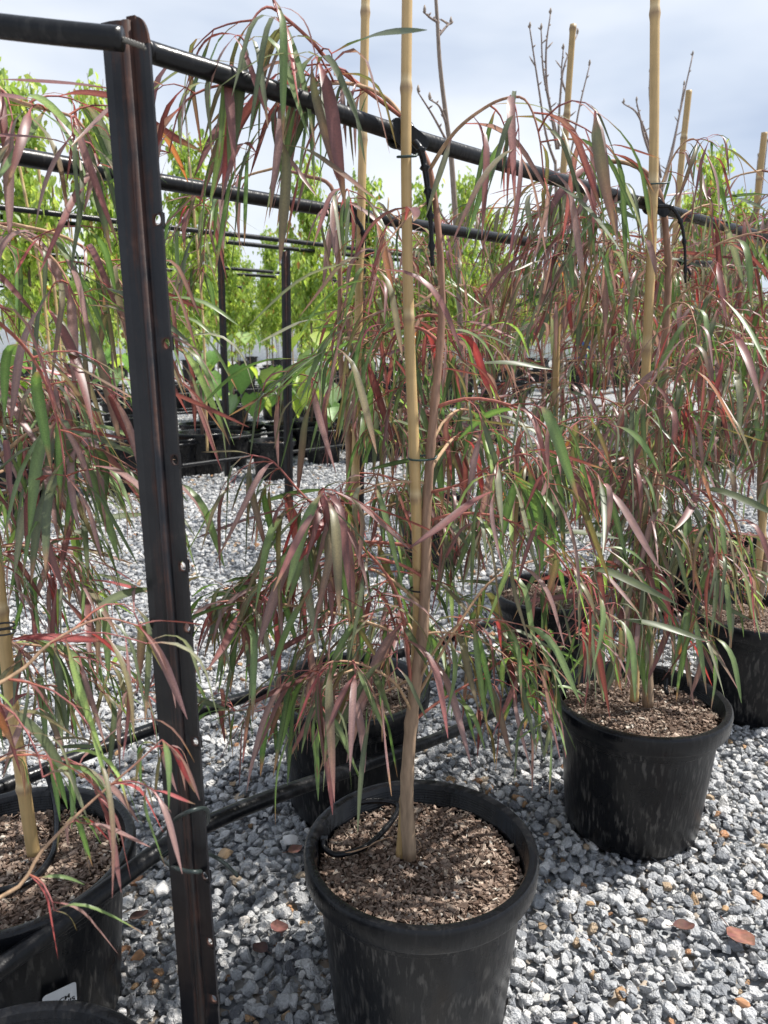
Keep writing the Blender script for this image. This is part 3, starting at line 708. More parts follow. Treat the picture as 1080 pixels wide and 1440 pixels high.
class Plant:
    def __init__(s, label, base, trunk, seed, group='burgundy willow leaf saplings in pots', scale=1.0, nobj=300, mixz=None):
        s.r = random.Random(seed); s.base = Vector(base); s.leaves = []; s.scale = scale; s.nobj = nobj
        s.t = thing('willow_sapling', label, 'sapling', base, 0, group)
        s.trunk = trunk; q = catmull(trunk, 6); n = len(q); s.tq = q
        m = MB(); rr = [.0102*(1-.80*(i/n)**.8)*scale for i in range(n)]
        cc = [tuple(a*(1-i/n)+b*(i/n) for a, b in zip((.30,.22,.15), (.24,.11,.08))) for i in range(n)]
        for i in range(3, n-2, 5): rr[i] *= s.r.uniform(1.02, 1.2)
        tube(m, [p-s.base for p in q], rr, 10, cc); link('trunk', m.mesh('trunk'), M_BARK, s.t)
    def leafat(s, p, az, pit, branch, size, mix):
        r = s.r; ip = min(range(4), key=lambda i: abs(PITS[i]-pit)+r.uniform(0,.35))
        s.leaves.append((p, az+r.uniform(-.15,.15), ip, min(size,.12)*r.choice((.6,.8,.95,1.1,1.2,1.3))*r.uniform(.92,1.08), r.uniform(-.35,.35), r.uniform(-.25,.12), pick(r, mix), r.randrange(4), branch))
    def branch(s, pts, rad=.0026, dens=1.0, size=.11, mix=None, twigs=True, start=.18, twl=1.0):
        if len(pts) < 9:
            k = min(range(len(s.tq)), key=lambda j: (s.tq[j]-Vector(pts[0])).length)
            if (s.tq[k]-Vector(pts[0])).length < .11: pts = [s.tq[k]]+list(pts[1:])
        r = s.r; q = catmull(pts, 4) if len(pts) < 9 else [Vector(p) for p in pts]; n = len(q); m = MB()
        L = sum((q[i+1]-q[i]).length for i in range(n-1))
        old = (.40,.27,.165) if r.random() < .75 else (.33,.12,.09); young = (.27,.10,.095)
        tube(m, [p-s.base for p in q], [rad*(1-.72*i/n) for i in range(n)], 6, [tuple(a*(1-(i/n)**2)+b*(i/n)**2 for a, b in zip(old, young)) for i in range(n)])
        zz = sum(p.z for p in q)/n
        mix = mix or (MIX_UP if zz > 1.0 else MIX_MID if zz > .55 else MIX_LOW)
        acc = 0; nxt = L*start; sidx = 1; leaves = []
        for i in range(1, n):
            seg = (q[i]-q[i-1]); acc += seg.length
            while acc > nxt:
                nxt += .025/dens*r.uniform(.6,1.4); sidx = -sidx
                az = math.atan2(seg.y, seg.x); ps = q[i]
                leaves.append((ps, az+sidx*r.uniform(.3,1.3), r.uniform(-.8,.45)))
                if twigs and r.random() < .60:
                    tl = r.uniform(.05,.13)*twl*(1-.3*acc/L)
                    tw = grow(r, ps, az+sidx*r.uniform(.4,1.2), r.uniform(-.2,.75), tl, r.uniform(.8,2.0), 5, .2)
                    tube(m, [p-s.base for p in tw], [max(.0006, rad*.46*(1-.5*j/5)) for j in range(6)], 4, [young if j > 1 else (.3,.1,.07) for j in range(6)], False)
                    for j in range(1, 6):
                        for _ in range(0 if j == 2 else 1 if j < 5 else 2):
                            d = tw[j]-tw[j-1]; leaves.append((tw[j], math.atan2(d.y, d.x)+r.choice((-1,1))*r.uniform(.2,1.3), r.uniform(-1.1,.4)))
        d = q[-1]-q[-2]
        for k in range(3): leaves.append((q[-1], math.atan2(d.y, d.x)+r.uniform(-1.2,1.2), r.uniform(-1.2,.3)))
        b = link('branch', m.mesh('branch'), M_BARK, s.t)
        for (p, az, pit) in leaves: s.leafat(p, az, pit, b, size, mix)
        return b
    def auto(s, n, z0, z1, azs=None, L=(.22,.38), pitch=(.1,.9), droop=(1.1,2.1), dens=1.0, size=.11):
        r = s.r
        for i in range(n):
            z = z0+(z1-z0)*(i+r.random())/n
            k = min(range(len(s.tq)), key=lambda j: abs(s.tq[j].z-z)+j*1e-4)
            az = r.uniform(*azs) if azs else r.uniform(0, 2*PI)
            LL = r.uniform(*L)
            if math.sin(az) < -.3: LL *= .7
            s.branch(grow(r, s.tq[k], az, r.uniform(*pitch), LL, r.uniform(*droop), 10), r.uniform(.0018,.0030), dens, size)
    def finish(s):
        def key(l):
            q = proj(l[0]+Vector((0,0,-l[3]*.4)))
            if not q or not (-30 < q[0] < 1110 and -60 < q[1] < 1480): return 0
            return l[3]/q[2]
        def clear(l):      # these plants are pruned clear of the near pots' soil
            q = proj(l[0]+Vector((.25*l[3]*math.cos(l[1]), .25*l[3]*math.sin(l[1]), -l[3]*.85)))
            if not q: return False
            if 505 < q[0] < 780 and q[1] > 1095: return False
            if 380 < q[0] <= 505 and q[1] > 1215: return False
            if 790 < q[0] < 1060 and q[1] > 990: return False
            if q[2] < .62 and q[1] > 1260: return False
            return True
        s.leaves = [l for l in s.leaves if clear(l)]
        ls = sorted(s.leaves, key=key, reverse=True)
        near = ls[:s.nobj]; rest = ls[s.nobj:]
        def mat_of(l):
            p, az, ip, sz, roll, tl, tn, v, b = l
            return Matrix.Translation(p-s.base) @ Matrix.Rotation(az, 4, 'Z') @ Matrix.Rotation(tl, 4, 'Y') @ Matrix.Rotation(roll, 4, 'X') @ Matrix.Scale(sz, 4)
        for l in near:
            o = bpy.data.objects.new('leaf', LEAF[(l[6], l[2], l[7])][0]); C.objects.link(o); o.parent = l[8]; o.matrix_local = mat_of(l)
        if rest:
            m = MB()
            for l in rest:
                M = mat_of(l); g = LEAF[(l[6], l[2], l[7])][1]
                m.add([M@v for v in g[0]], g[1], g[2])
            link('foliage', m.mesh('foliage'), M_LEAF, s.t, kind='stuff')
        return s.t

# --- front centre sapling
def y3(lst): return [at_Y(*p) for p in lst]
p1 = Plant('sapling in the front centre pot, its trunk tied beside the thick stake', at_Y(575, 1200, .958),
     y3([(576,1205,.953),(572,1120,.948),(577,1030,.945),(586,950,.945),(595,880,.948),(599,800,.95),(600,720,.955),(605,640,.955),(612,560,.96),(620,470,.965),(621,400,.965),(617,330,.965),(610,270,.97),(603,232,.975),(588,200,1.0),(566,165,1.0)]), 11, scale=1.0)
p1.branch(y3([(566,165,1.0),(545,140,.99),(512,122,.97),(470,117,.94),(425,127,.92),(385,160,.90),(360,215,.89)]), .0030, 1.2, .12, MIX_UP)
p1.branch(y3([(505,122,.97),(470,92,.95),(440,60,.93),(405,28,.92),(375,10,.90),(350,40,.89),(338,110,.88)]), .0026, 1.0, .12, MIX_UP)
p1.branch(y3([(420,125,.92),(360,120,.90),(300,122,.89),(255,150,.88),(238,215,.88)]), .0020, 1.0, .115, MIX_UP)
p1.branch(y3([(603,235,.97),(625,205,.96),(645,180,.95),(672,158,.94),(705,140,.93),(738,140,.91),(757,185,.90),(765,250,.90)]), .0026, 1.1, .13, MIX_UP)
p1.branch(y3([(612,280,.965),(580,300,.93),(540,350,.91),(520,420,.90)]), .0018, .9, .12)
p1.branch(y3([(621,400,.96),(585,430,.95),(530,440,.96),(470,480,.95),(440,560,.94)]), .0022, 1.1, .11)
p1.branch(y3([(600,980,.96),(560,840,.93),(500,760,.91),(430,700,.89),(385,650,.88),(355,640,.87)]), .0026, .8, .12)
p1.branch(y3([(455,722,.89),(448,700,.88),(452,688,.87),(468,690,.865)]), .0016, 2.4, .145, MIX_UP, True, .3, .6)
p1.branch(y3([(585,1000,.95),(555,960,.90),(510,935,.86),(468,930,.84),(448,945,.83)]), .0022, 1.6, .14, MIX_UP, True, .5, .6)
hb = p1.branch(y3([(500,940,.86),(470,955,.845),(450,985,.84)]), .0016, 1.5, .10, MIX_UP, True, .3, .5)
HERO = [(at_Y(478, 990, .84), .4, 3, .155, 0, 0, 'red', 0, hb), (at_Y(442, 985, .84), -.6, 3, .150, 0, 0, 'tipred', 1, hb), (at_Y(492, 960, .84), -.9, 3, .11, 0, 0, 'mauve', 2, hb), (at_Y(462, 960, .83), 2.2, 3, .105, 0, 0, 'dark', 3, hb), (at_Y(450, 700, .865), -.8, 3, .15, 0, 0, 'burgundy', 0, hb), (at_Y(465, 700, .865), -.3, 3, .155, 0, 0, 'burgundy', 2, hb)]
p1.leaves += HERO
p1.branch(y3([(580,1010,.95),(620,985,.96),(670,955,.97),(730,912,.99),(780,890,1.0),(830,905,1.0)]), .0022, 1.1, .12, MIX_LOW)
p1.branch(y3([(585,985,.96),(650,870,1.0),(700,810,1.02),(780,780,1.05),(850,770,1.08)]), .0022, 1.0, .115)
p1.branch(y3([(590,960,.95),(630,890,.92),(680,870,.90),(740,880,.89)]), .0020, 1.2, .13, MIX_LOW)
p1.branch(y3([(592,900,.95),(500,870,.92),(400,850,.90),(320,845,.88),(285,855,.88)]), .0024, 1.0, .115)
p1.branch(y3([(588,950,.96),(520,980,1.0),(420,990,1.03),(330,1000,1.05)]), .0020, 1.0, .11)
p1.branch(y3([(603,700,.95),(650,680,.93),(700,650,.90),(745,640,.89),(770,680,.88)]), .0022, 1.0, .125)
p1.auto(13, .55, 1.0, (-.35, PI+.35), (.18,.34), dens=1.0)
p1.finish()

# --- right hand sapling
p2 = Plant('sapling in the right hand pot, arching over the rail beside its stake', at_Y(910, 990, 1.40),
     y3([(911,992,1.40),(911,930,1.40),(914,830,1.40),(919,720,1.40),(928,600,1.41),(935,480,1.41),(940,390,1.42),(936,320,1.42),(928,275,1.42),(912,246,1.43),(880,229,1.43),(840,232,1.42),(805,255,1.41)]), 12, scale=1.1)
p2.branch(y3([(905,240,1.43),(870,226,1.42),(830,232,1.41),(795,260,1.40),(770,310,1.39)]), .0026, 1.5, .12, MIX_UP)
p2.branch(y3([(925,270,1.43),(950,215,1.43),(975,195,1.42),(995,220,1.41)]), .0020, 1.2, .10, MIX_UP)
p2.branch(y3([(935,440,1.40),(970,405,1.38),(1010,420,1.36),(1060,460,1.34),(1110,520,1.33)]), .0026, 1.1, .12)
p2.branch(y3([(932,540,1.40),(985,495,1.38),(1040,500,1.36),(1100,530,1.34)]), .0026, 1.1, .12)
p2.branch(y3([(938,375,1.41),(900,348,1.38),(850,338,1.37),(805,360,1.36)]), .0022, 1.1, .12)
p2.branch(y3([(915,700,1.39),(860,640,1.33),(800,630,1.28),(740,650,1.24)]), .0024, 1.1, .12)
p2.branch(y3([(905,850,1.39),(950,700,1.30),(1000,720,1.25),(1010,780,1.22)]), .0024, 1.0, .12)
0 and p2.branch(y3([(912,880,1.39),(860,760,1.30),(820,750,1.27),(780,800,1.24)]), .0024, 1.0, .12)
p2.branch(y3([(910,930,1.39),(940,830,1.27),(975,860,1.22),(985,900,1.21)]), .0020, 1.0, .12)
p2.branch(y3([(910,900,1.39),(880,820,1.28),(860,830,1.24),(850,870,1.22)]), .0020, 1.0, .12)
p2.auto(22, .52, 1.2, None, (.22,.40), dens=.95); p2.finish()

# --- the other saplings of the two near rows
def sapling(label, pos, seed, az, zt, n, **k):
    r_ = random.Random(seed); b = Vector((pos[0], pos[1], .245)); tr = [b]
    for i in range(1, 8): tr.append(Vector((pos[0]+r_.uniform(-.02,.02), pos[1]+r_.uniform(-.02,.02), .245+(zt-.245)*i/7)))
    top = grow(r_, tr[-1], az, .8, .38, 2.6, 6, .1); tr += [top[1], top[2]]
    p = Plant(label, b, tr, seed, nobj=k.get('nobj', 300)); p.branch(top[2:], .0024, 1.4, .12)
    if 'spec' in k:
        for sp in k['spec']: p.branch(*sp)
    p.auto(n, k.get('z0', .5), zt, k.get('azs'), k.get('L', (.22,.40)), dens=k.get('dens', 1.0)); p.finish(); return p
sapling('sapling in the left labelled pot, leaves hanging beside the steel post', (-.575, .99), 21, .2, 1.07, 16, spec=[
    (y3([(-20,100,.93),(10,135,.90),(50,150,.88),(110,170,.86),(140,230,.85)]), .0030, 1.3, .13, MIX_UP),
    (y3([(-30,330,.93),(30,330,.90),(80,370,.88),(110,430,.87)]), .0026, 1.2, .13, MIX_UP),
    (y3([(0,640,.92),(60,600,.90),(120,620,.88),(190,660,.88)]), .0024, 1.1, .12)], azs=(-.9, 2.0), L=(.14,.30))
sapling('sapling out of frame at lower left, its low twigs reaching into view', (-.395, .50), 22, 1.2, .95, 1, z0=.6, azs=(1.0, 2.2), L=(.12,.2), spec=[
    (y3([(-60,1310,.50),(0,1262,.52),(60,1195,.54),(120,1135,.555),(190,1075,.57),(228,1040,.575)]), .0019, .62, .062, [('green',.25),('mauve',.3),('red',.25),('olive',.2)], True, .45, .5),
    (y3([(-50,1010,.55),(10,955,.58),(70,905,.60),(140,870,.62),(195,880,.63)]), .0021, 1.2, .085, MIX_MID),
    (y3([(-60,1120,.60),(-20,1080,.60),(30,1060,.62),(70,1070,.63)]), .0020, 1.2, .085, MIX_LOW)])
sapling('sapling in the half hidden pot behind the front centre pot', (-.07, 1.48), 23, 2.8, 1.22, 18, azs=(-1.4,1.5), L=(.18,.32))
sapling('sapling between the front stake and the right hand stake, second row', (.47, 2.08), 24, 1.0, 1.30, 33, L=(.25,.45), dens=.95)
sapling('sapling in the second row behind the right hand pot', (1.05, 2.72), 25, 2.0, 1.32, 36, L=(.3,.5), dens=.9)
sapling('sapling in the pot cut off by the right edge', (.975, 1.92), 26, 2.9, 1.30, 24, L=(.2,.38), z0=.72)
sapling('sapling far right in the second row, mostly out of frame', (1.66, 2.95), 27, 2.6, 1.35, 26, L=(.3,.5), dens=.8)

# copies of one low-part sapling further along the third row
def copy_plain(pl_label, src_seed, places):
    r_ = random.Random(src_seed); b = Vector((0,0,.245)); tr = [b]+[Vector((r_.uniform(-.02,.02), r_.uniform(-.02,.02), .245+1.05*i/7)) for i in range(1, 8)]
    top = grow(r_, tr[-1], 2.5, .8, .4, 2.6, 6, .1)
    p = Plant(pl_label[0], b, tr, src_seed, nobj=0); p.branch(top, .0024, 1.3, .12); p.auto(34, .45, 1.28, None, (.25,.45), dens=.85); t = p.finish()
    for i, (x, y, rz, s_) in enumerate(places):
        if i == 0: o = t
        else:
            o = t.copy(); C.objects.link(o)
            for ch in t.children: c = ch.copy(); C.objects.link(c); c.parent = o
        o['label'] = pl_label[i]; o.location = (x, y, .245*s_); o.rotation_euler.z = rz; o.scale = (s_,)*3
R3 = [(.21, 3.25), (.80, 3.95), (1.36, 4.50), (1.92, 5.1), (2.5, 5.75)]
copy_plain(['third row sapling behind the front trunk', 'third row sapling behind the gap between the two tall stakes', 'third row sapling behind the right hand stake', 'third row sapling near the right edge', 'farthest burgundy sapling at the right edge'], 31,
           [(x, y, i*1.7, 1.0+.05*i) for i, (x, y) in enumerate(R3)])
for i, (x, y) in enumerate(R3):
    pot(x, y, ['third row pot standing on gravel behind the front trunk', 'third row pot hidden among leaves right of the front trunk', 'third row pot behind the right hand pot', 'third row pot toward the right edge', 'farthest third row pot at right'][i], hi=False, rz=i, s=1.05)

# ------------------------------------------------------------------ bare saplings
def bare(label, trunk, shoots, c, seed, r0=.012):
    r_ = random.Random(seed); q = catmull([at_c(x, y, c) for x, y in trunk], 5)
    low = q[0]; base = Vector((low.x, low.y, .2)); t = thing('bare_sapling', label, 'sapling', base, 0, 'leafless saplings among the rows')
    q = [base]+q; n = len(q); m = MB()
    tube(m, [p-base for p in q], [r0*(1-.6*i/n) for i in range(n)], 8, (.24,.19,.155)); link('trunk', m.mesh('trunk'), M_BARK, t)
    for sh in shoots:
        q = catmull([at_c(x, y, c+r_.uniform(-.05,.05)*0) for x, y in sh], 6); n = len(q); m = MB(); sd = 1
        rr = [r0*.42*(1-.62*i/n) for i in range(n)]
        tube(m, [p-base for p in q], rr, 6, (.21,.165,.145))
        for i in range(2, n, 2):       # buds and little spurs
            sd = -sd; d = Vector((sd*r_.uniform(.6,1), r_.uniform(-.5,.5), r_.uniform(.5,1.2))).normalized(); L = r_.uniform(.008,.02) if r_.random() < .75 else r_.uniform(.03,.06)
            tube(m, [q[i]-base, q[i]-base+d*L*.6, q[i]-base+d*L], [.0022, .0036, .0012], 5, (.26,.20,.16))
        tube(m, [q[-1]-base, q[-1]-base+Vector((0,0,.012)), q[-1]-base+Vector((0,0,.026))], [.003,.0062,.002], 6, (.27,.22,.18))
        link('branch', m.mesh('branch'), M_BARK, t)
bare('bare knobbly sapling rising straight up right of the front stake', [(652,600),(646,420),(640,300),(634,215),(628,170),(619,95),(615,30),(611,-30)], [((634,210),(610,165),(588,130)),((628,175),(618,150),(604,140)),((617,50),(630,35),(634,34)),((617,32),(605,25),(597,18)),((644,330),(620,300),(612,262)),((646,360),(668,320),(672,290))], 2.0, 1, .014)
bare('bare sapling with a fan of upright shoots round a cut stake', [(792,600),(786,400),(783,300),(781,225)], [((781,230),(768,190),(757,120),(745,40)),((783,210),(775,160),(764,100),(761,42)),((784,195),(770,130),(768,70),(774,20)),((785,210),(787,150),(793,95),(812,48)),((788,205),(800,150),(790,110),(792,70)),((783,240),(800,225),(815,150),(829,92))], 2.0, 2, .016)
bare('bare sapling with thin shoots left and right of the right stake', [(936,600),(934,400),(930,300),(926,250)], [((926,262),(912,200),(896,160),(877,146)),((928,258),(915,220),(905,190),(900,165),(895,143)),((929,250),(922,200),(914,140),(914,102)),((931,262),(945,210),(958,150),(974,78)),((930,270),(940,240),(952,180),(962,120))], 2.0, 3, .020)
bare('bare sapling shoots at the upper right edge beside a cut stake', [(1062,600),(1062,400),(1064,330)], [((1064,335),(1062,280),(1066,220)),((1064,320),(1072,260),(1079,200))], 2.0, 4, .018)

# ------------------------------------------------------------------ pear trees, far rows
def pear_mesh(seed):
    r_ = random.Random(seed); tk = MB(); cr = MB(); H = 2.25
    q = [Vector((r_.uniform(-.02,.02), r_.uniform(-.02,.02), .24+(H-.3)*i/9)) for i in range(10)]
    tube(tk, q, [.013*(1-.07*i) for i in range(10)], 7, (.14,.10,.08)); lim = [q[4:]]
    for k in range(13):
        z = 1.08+.74*k/13; i = min(9, int((z-.24)/(H-.3)*9)); a = k*2.4+r_.uniform(-.5,.5)
        L = r_.uniform(.30,.58)*(1.1-.35*k/13)
        b = grow(r_, q[i], a, r_.uniform(.75,1.15), L, r_.uniform(-.3,.5), 7, .15)
        tube(tk, b, [.0055*(1-.1*j) for j in range(8)], 5, (.15,.11,.085)); lim.append(b)
    lim[0] = [q[5].lerp(q[9], i/8) for i in range(9)]
    for k in range(7):
        z = 1.5+.5*k/7; a = k*2.1; i = 8 if z > 1.72 else 7; b = grow(r_, q[i], a, 1.15, .30, -.1, 5, .1); tube(tk, b, [.004*(1-.12*j) for j in range(6)], 4, (.15,.11,.085)); lim.append(b)
    for b in lim:
        n = len(b)
        for j in range(1, n):
            cnt = r_.randint(15, 25)
            for _ in range(cnt):
                p = b[j-1].lerp(b[j], r_.random())+Vector((r_.gauss(0,.040), r_.gauss(0,.040), r_.gauss(-.01,.03)))
                s_ = r_.uniform(.028,.052); M = Euler((r_.uniform(.6,1.8), r_.gauss(0,.5), r_.uniform(0,6.3))).to_matrix()
                g_ = r_.random(); c = (.30,.40,.08) if g_ < .5 else (.17,.26,.055) if g_ < .72 else (.42,.48,.12) if g_ < .97 else (.3,.15,.05)
                f = r_.uniform(.8,1.2); c = tuple(v*f for v in c)
                vs = [(0,0,0), (s_*.36,-s_*.45,s_*.10), (0,-s_*.5,0), (-s_*.36,-s_*.45,s_*.10), (s_*.20,-s_*.95,s_*.02), (-s_*.20,-s_*.95,s_*.02), (0,-s_*1.35,-s_*.1)]
                cr.add([M@Vector(v)+p for v in vs], [(0,1,2), (0,2,3), (2,1,4), (2,5,3), (2,4,6), (2,6,5)], c)
    a, b = tk.mesh('trunk'), cr.mesh('crown', False); a.materials.append(M_BARK); b.materials.append(M_PEAR); return a, b
PEARS = [pear_mesh(200+i) for i in range(5)]
PTOP = sum(max(v.co.z for v in b.vertices) for a, b in PEARS)/5
print('pear top', PTOP)
npear = 0
def pear(x, y, s, label, rz=None):
    global npear
    t = thing('pear_tree', label, 'tree', (x, y, 0), rnd.uniform(0, 6) if rz is None else rz, 'young pear trees in the far rows'); sx = s*rnd.uniform(.68,.92)
    t.scale = (sx, sx, s); a, b = PEARS[npear % 5]; npear += 1
    link('trunk', a, None, t); link('crown', b, None, t)
for (px_, py_, c_, lab) in ((14, 85, 4.45, 'young green pear tree at the upper left edge'), (128, 96, 4.45, 'tall young pear tree just left of the steel post'),
        (262, 172, 4.6, 'young pear tree just right of the steel post, seen through leaves'), (432, 215, 4.6, 'young pear tree behind the hanging leaves left of the second stake'),
        (515, 240, 4.6, 'pear tree crown just behind the two central stakes'), (604, 243, 4.3, 'pear tree crown right behind the front stake'),
        (655, 236, 4.0, 'pear tree crown behind the bare knobbly sapling'), (696, 285, 4.3, 'lower pear tree crown right of the bare knobbly sapling'),
        (1008, 202, 2.45, 'bright pear tree between the leaning stake and the right edge'), (1046, 262, 2.6, 'bright pear tree close to the right edge'), (975, 262, 2.7, 'bright pear tree behind the leaning stake')):
    p = at_c(px_, py_, c_); pear(p.x, p.y, p.z/PTOP, lab); pot(p.x, p.y, 'pot under the '+lab.replace('young ', '').split(',')[0], hi=False, rz=rnd.uniform(0,6), s=1.1, group='black pots of the far pear trees')
cnt = 0; potcnt = 0
for ci_, c_ in enumerate((6.45, 6.9, 8.4, 8.8, 10.4, 10.9, 12.4, 14.0, 16.5, 19.0)):
    t_ = -18
    while t_ < 60:
        p = ROWN*c_+ROWD*(t_+rnd.uniform(-.08,.08)); q = proj(Vector((p.x, p.y, 1.3)))
        if q and -60 < q[0] < 1140 and q[2] < 34:
            if rnd.random() < (.66 if ci_ < 7 else .8):
                pear(p.x, p.y, rnd.uniform(.78,.98), 'one of the young green pear trees massed in the far rows'); cnt += 1
            if q[2] < 24 and potcnt < 200:
                pot(p.x, p.y, 'one of the black pots crowded under the far pear trees', hi=False, rz=rnd.uniform(0,6), s=rnd.uniform(.95,1.15), group='black pots crowded in the far rows'); potcnt += 1
        t_ += .92 if ci_ < 7 else 1.15
print('far pears', cnt, 'pots', potcnt)

# near far-block row: pots with big heart leaved saplings, and spare pots
def heart_leaf(m, p, az, pit, s, col):
    prof = [(0,0), (.10,.34), (.34,.50), (.62,.40), (.85,.17), (1.04,0)]
    M = Matrix.Rotation(az, 3, 'Z') @ Matrix.Rotation(pit, 3, 'Y'); vs = []; cs = []
    for i, (x, w) in enumerate(prof):
        z = -.35*x*x*.5
        for sg in (-1, 0, 1):
            xx = x-(.10 if i == 0 and sg else 0); ww = .16 if i == 0 else w
            vs.append(M@Vector((xx*s, sg*ww*s, (z+abs(sg)*ww*.28)*s))+p); cs.append(col if sg else tuple(min(1, c*1.4) for c in col))
    fs = []
    for i in range(5): b = i*3; fs += [(b, b+3, b+4, b+1), (b+1, b+4, b+5, b+2)]
    m.add(vs, fs, cs)
for k, (px_, py_, c_, lab, hgt) in enumerate(((40, 668, 4.2, 'big heart leaved sapling low at the left edge beyond the aisle', .62), (165, 600, 5.0, 'small heart leaved sapling just left of the steel post', .75), (345, 640, 4.25, 'big heart leaved sapling in the gap right of the steel post', .72),
        (300, 610, 5.0, 'heart leaved sapling further back in the gap', .55), (455, 650, 3.9, 'heart leaved sapling behind leaves near the second stake', .72), (400, 640, 4.3, 'low heart leaved sapling beside a thin steel post', .45))):
    p = at_z(px_, py_, 0); d_ = p.dot(ROWN); p = p*(c_/d_) if False else p
    r_ = random.Random(500+k); t = thing('heart_leaved_sapling', lab, 'sapling', (p.x, p.y, 0), 0, 'big heart leaved saplings in pots')
    m = MB(); q = [Vector((r_.uniform(-.02,.02), r_.uniform(-.02,.02), .22+hgt*i/6)) for i in range(7)]; tube(m, q, [.007-.0007*i for i in range(7)], 6, (.2,.15,.1)); link('stem', m.mesh('stem'), M_BARK, t)
    for i in range(15):
        lm = MB(); j = r_.randint(2, 6); a = r_.uniform(0, 6.28); st = q[j]; e_ = st+Vector((math.cos(a), math.sin(a), .35))*r_.uniform(.05,.13)
        tube(lm, [st, e_], .0017, 4, (.3,.12,.08)); g_ = r_.random()
        heart_leaf(lm, e_, a, r_.uniform(.4,1.25), r_.uniform(.13,.23), (.13,.24,.06) if g_ < .45 else (.22,.30,.16) if g_ < .8 else (.28,.36,.06))
        link('leaf', lm.mesh('leaf'), M_PEAR, t)
    pot(p.x, p.y, 'pot of the '+lab.replace('sapling', 'plant', 1), hi=False, rz=k, s=.98, group='black pots of the heart leaved plants')
for k, (px_, py_, lab) in enumerate(((325, 655, 'black pot just behind the gravel aisle, beside the empty wide pot'), (60, 625, 'black pot behind the hanging leaves at the far left'), (480, 630, 'black pot behind the second stake, far side of the aisle'), (560, 640, 'black pot far behind the front stake'), (620, 628, 'black pot far behind the front trunk'), (690, 622, 'black pot far behind, right of the front trunk'), (105, 655, 'spare black pot at the left edge of the aisle'), (185, 628, 'black pot half behind the steel post across the aisle'), (282, 640, 'tall plain black pot across the aisle right of the steel post'), (255, 668, 'black pot rim peeping out right of the steel post'), (20, 720, 'black pot at the far left edge across the aisle'),
        (385, 672, 'empty wide black pot in the gap left of the second stake'), (520, 648, 'black pot across the aisle behind the second stake'), (1003, 868, 'dark pot behind leaves left of the cut off pot'), (228, 610, 'black pot hidden by the steel post beyond the aisle'), (440, 610, 'black pot beyond the thin dark post'))):
    p = at_z(px_, py_, 0); pot(p.x, p.y, lab, hi=False, rz=k, s=rnd.uniform(.9,1.02), group='spare black pots across the aisle')
for k in range(34):       # thin stakes and trunks between the far crowns
    p = ROWN*rnd.choice((4.3,4.6,5.2,6.45,6.9,8.4))+ROWD*rnd.uniform(-4, 7); q = proj(Vector((p.x, p.y, 1)))
    if not q or not 0 < q[0] < 1080: continue
    cane('thin bamboo stake between the far pear trees', [Vector((p.x, p.y, .2)), Vector((p.x+rnd.uniform(-.03,.03), p.y, 1.1)), Vector((p.x+rnd.uniform(-.06,.06), p.y, rnd.uniform(1.8,2.1)))], .008, .007, 600+k, 'thin stakes in the far rows')
# blue drum glimpsed at right
m = MB(); lathe(m, [(0,0),(.27,0),(.29,.03),(.29,.3),(.30,.31),(.29,.33),(.29,.6),(.30,.61),(.29,.63),(.28,.88),(.25,.9),(0,.9)], 28)
o = link('drum', m.mesh('drum'), M_BLUE); p = at_c(824, 462, 11); o.location = (p.x, p.y, 0); tag(o, 'blue plastic drum glimpsed behind the foliage at right', 'drum')

# ------------------------------------------------------------------ dead leaves and single stones on the gravel
def dead(label, px, py, s, rz, col, curl=.5, z=.016):
    n = 6; vs = []; cs = []; m = MB(); r_ = random.Random(int(px))
    for i in range(n+1):
        x = i/n; w = .40*math.sin(PI*min(1, x*.93+.05))**.8
        for sg in (-1,-.5,0,.5,1):
            vs.append(Vector(((x-.5)*s, sg*w*s*(1+r_.uniform(-.08,.08)), (curl*(sg*w)**2*1.4+curl*.35*(x-.5)**2*2+r_.uniform(-.012,.012))*s))); cs.append(tuple(c*(1.35 if sg == 0 else r_.uniform(.8,1.1)) for c in col))
    fs = [(i*5+j, (i+1)*5+j, (i+1)*5+j+1, i*5+j+1) for i in range(n) for j in range(4)]
    m.add(vs, fs, cs); tube(m, [Vector((-.5*s,0,curl*.2*s)), Vector((-.72*s,.03*s,.12*s)), Vector((-.88*s,.02*s,.2*s))], .0008, 5, tuple(c*.7 for c in col))
    o = link('dead_leaf', m.mesh('dead_leaf'), M_DEAD); o.location = at_z(px, py, z); o.rotation_euler = (r_.uniform(-.2,.2), r_.uniform(-.2,.2), rz); return tag(o, label, 'dead leaf', 'dead leaves lying on the gravel')
dead('flat reddish brown dead leaf on gravel near the right edge', 1042, 1318, .052, -1.2, (.22,.10,.07), .25, .02)
dead('dark curled dead leaf between stones right of the front pot', 962, 1305, .036, .1, (.10,.045,.035), .9)
dead('dark brown dead leaf on gravel left of the front pot', 392, 1305, .038, 1.9, (.13,.055,.045), .5)
dead('small dark dead leaf in the shade by the steel post', 196, 1290, .035, 1.0, (.06,.03,.022), .8)
dead('small brown dead leaf touching the left side of the front pot', 415, 1195, .030, .6, (.16,.08,.06), .5)
dead('small dark dead leaf low on the gravel beside the post', 366, 1335, .030, 2.5, (.07,.035,.03), .7)
m = MB(); a0 = at_z(445, 1198, .25)   # dry strips in the front pot
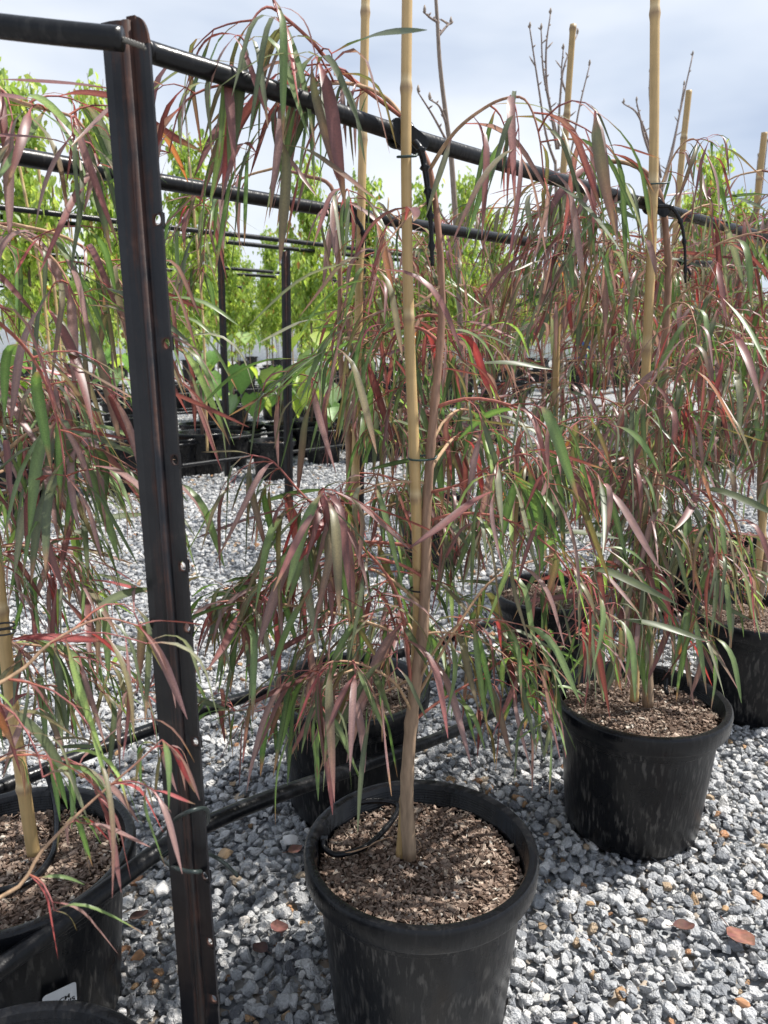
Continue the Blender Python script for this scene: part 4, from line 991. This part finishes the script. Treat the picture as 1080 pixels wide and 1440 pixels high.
for q in ([at_z(513,1207,.252), at_z(520,1190,.256), at_z(540,1180,.262), at_z(562,1176,.256)], [at_z(480,1200,.252), at_z(500,1197,.258), at_z(530,1186,.258)], [at_z(580,1205,.252), at_z(592,1195,.258), at_z(588,1182,.26), at_z(578,1180,.258)]):
    s_ = MB(); q = catmull(q, 4); n = len(q); vs = []
    for i, p in enumerate(q): w = .0024*math.sin(PI*(i+.6)/(n+.2)); vs += [p-q[0]+Vector((0,w,0)), p-q[0]-Vector((0,w,-.001))]
    s_.add(vs, [(2*i, 2*i+2, 2*i+3, 2*i+1) for i in range(n-1)], (.42,.27,.17))
    o = link('dry_leaf', s_.mesh('dry_leaf'), M_DEAD); o.location = q[0]; tag(o, {0: 'longer pale dry leaf strip in the front pot, left of the trunk'}.get(0), 'dry leaf')
dl = [o for o in C.objects if o.name.startswith('dry_leaf')]
for o, l in zip(dl, ('curled pale dry leaf strip leaning on the front trunk', 'flat dry leaf strip inside the drip hose loop of the front pot', 'small dry curl right against the foot of the front trunk')): o['label'] = l
def stone(label, px, py, s, tone, seed):
    r_ = random.Random(seed); bm = bmesh.new()
    for k in range(16):
        v = Vector((r_.gauss(0,1), r_.gauss(0,1), r_.gauss(0,1))).normalized(); bm.verts.new((v.x*s*.6, v.y*s*.46, v.z*s*.36))
    h = bmesh.ops.convex_hull(bm, input=bm.verts)
    bmesh.ops.delete(bm, geom=[x for x in h['geom_interior'] if isinstance(x, bmesh.types.BMVert)], context='VERTS')
    bmesh.ops.bevel(bm, geom=list(bm.edges), offset=s*.04, segments=1, affect='EDGES')
    me = bpy.data.meshes.new('stone'); bm.to_mesh(me); bm.free(); a = me.attributes.new('col', 'FLOAT_COLOR', 'POINT'); a.data.foreach_set('color', [tone]*4*len(me.vertices))
    o = link('stone', me, M_STONE1); o.location = at_z(px, py, .012); o.rotation_euler = (0, 0, r_.uniform(0,6)); tag(o, label, 'stone', 'stones that stand out in the gravel')
M_STONE1 = stonemat(False)
for a_ in (('large pale pinkish stone left of the front pot rim', 408, 1180, .036, .89, 1), ('orange brown stone at the bottom right corner', 1044, 1410, .020, 1.0, 2), ('rusty orange stone right of the steel post at its foot', 318, 1200, .028, .955, 3),
        ('orange stone left of the steel post near the labelled pot', 194, 1343, .022, .99, 4), ('ochre stone in front of the right hand pot', 830, 1271, .014, .965, 5), ('ochre cracked stone just right of the front pot', 762, 1303, .018, .96, 6),
        ('smooth white stone beside the dark curled leaf', 938, 1301, .022, .87, 7), ('ochre stone lying toward the right edge', 1020, 1278, .014, .965, 8), ('large pale grey stone below the thick pipe by the post', 228, 1250, .034, .8, 9)): stone(*a_)
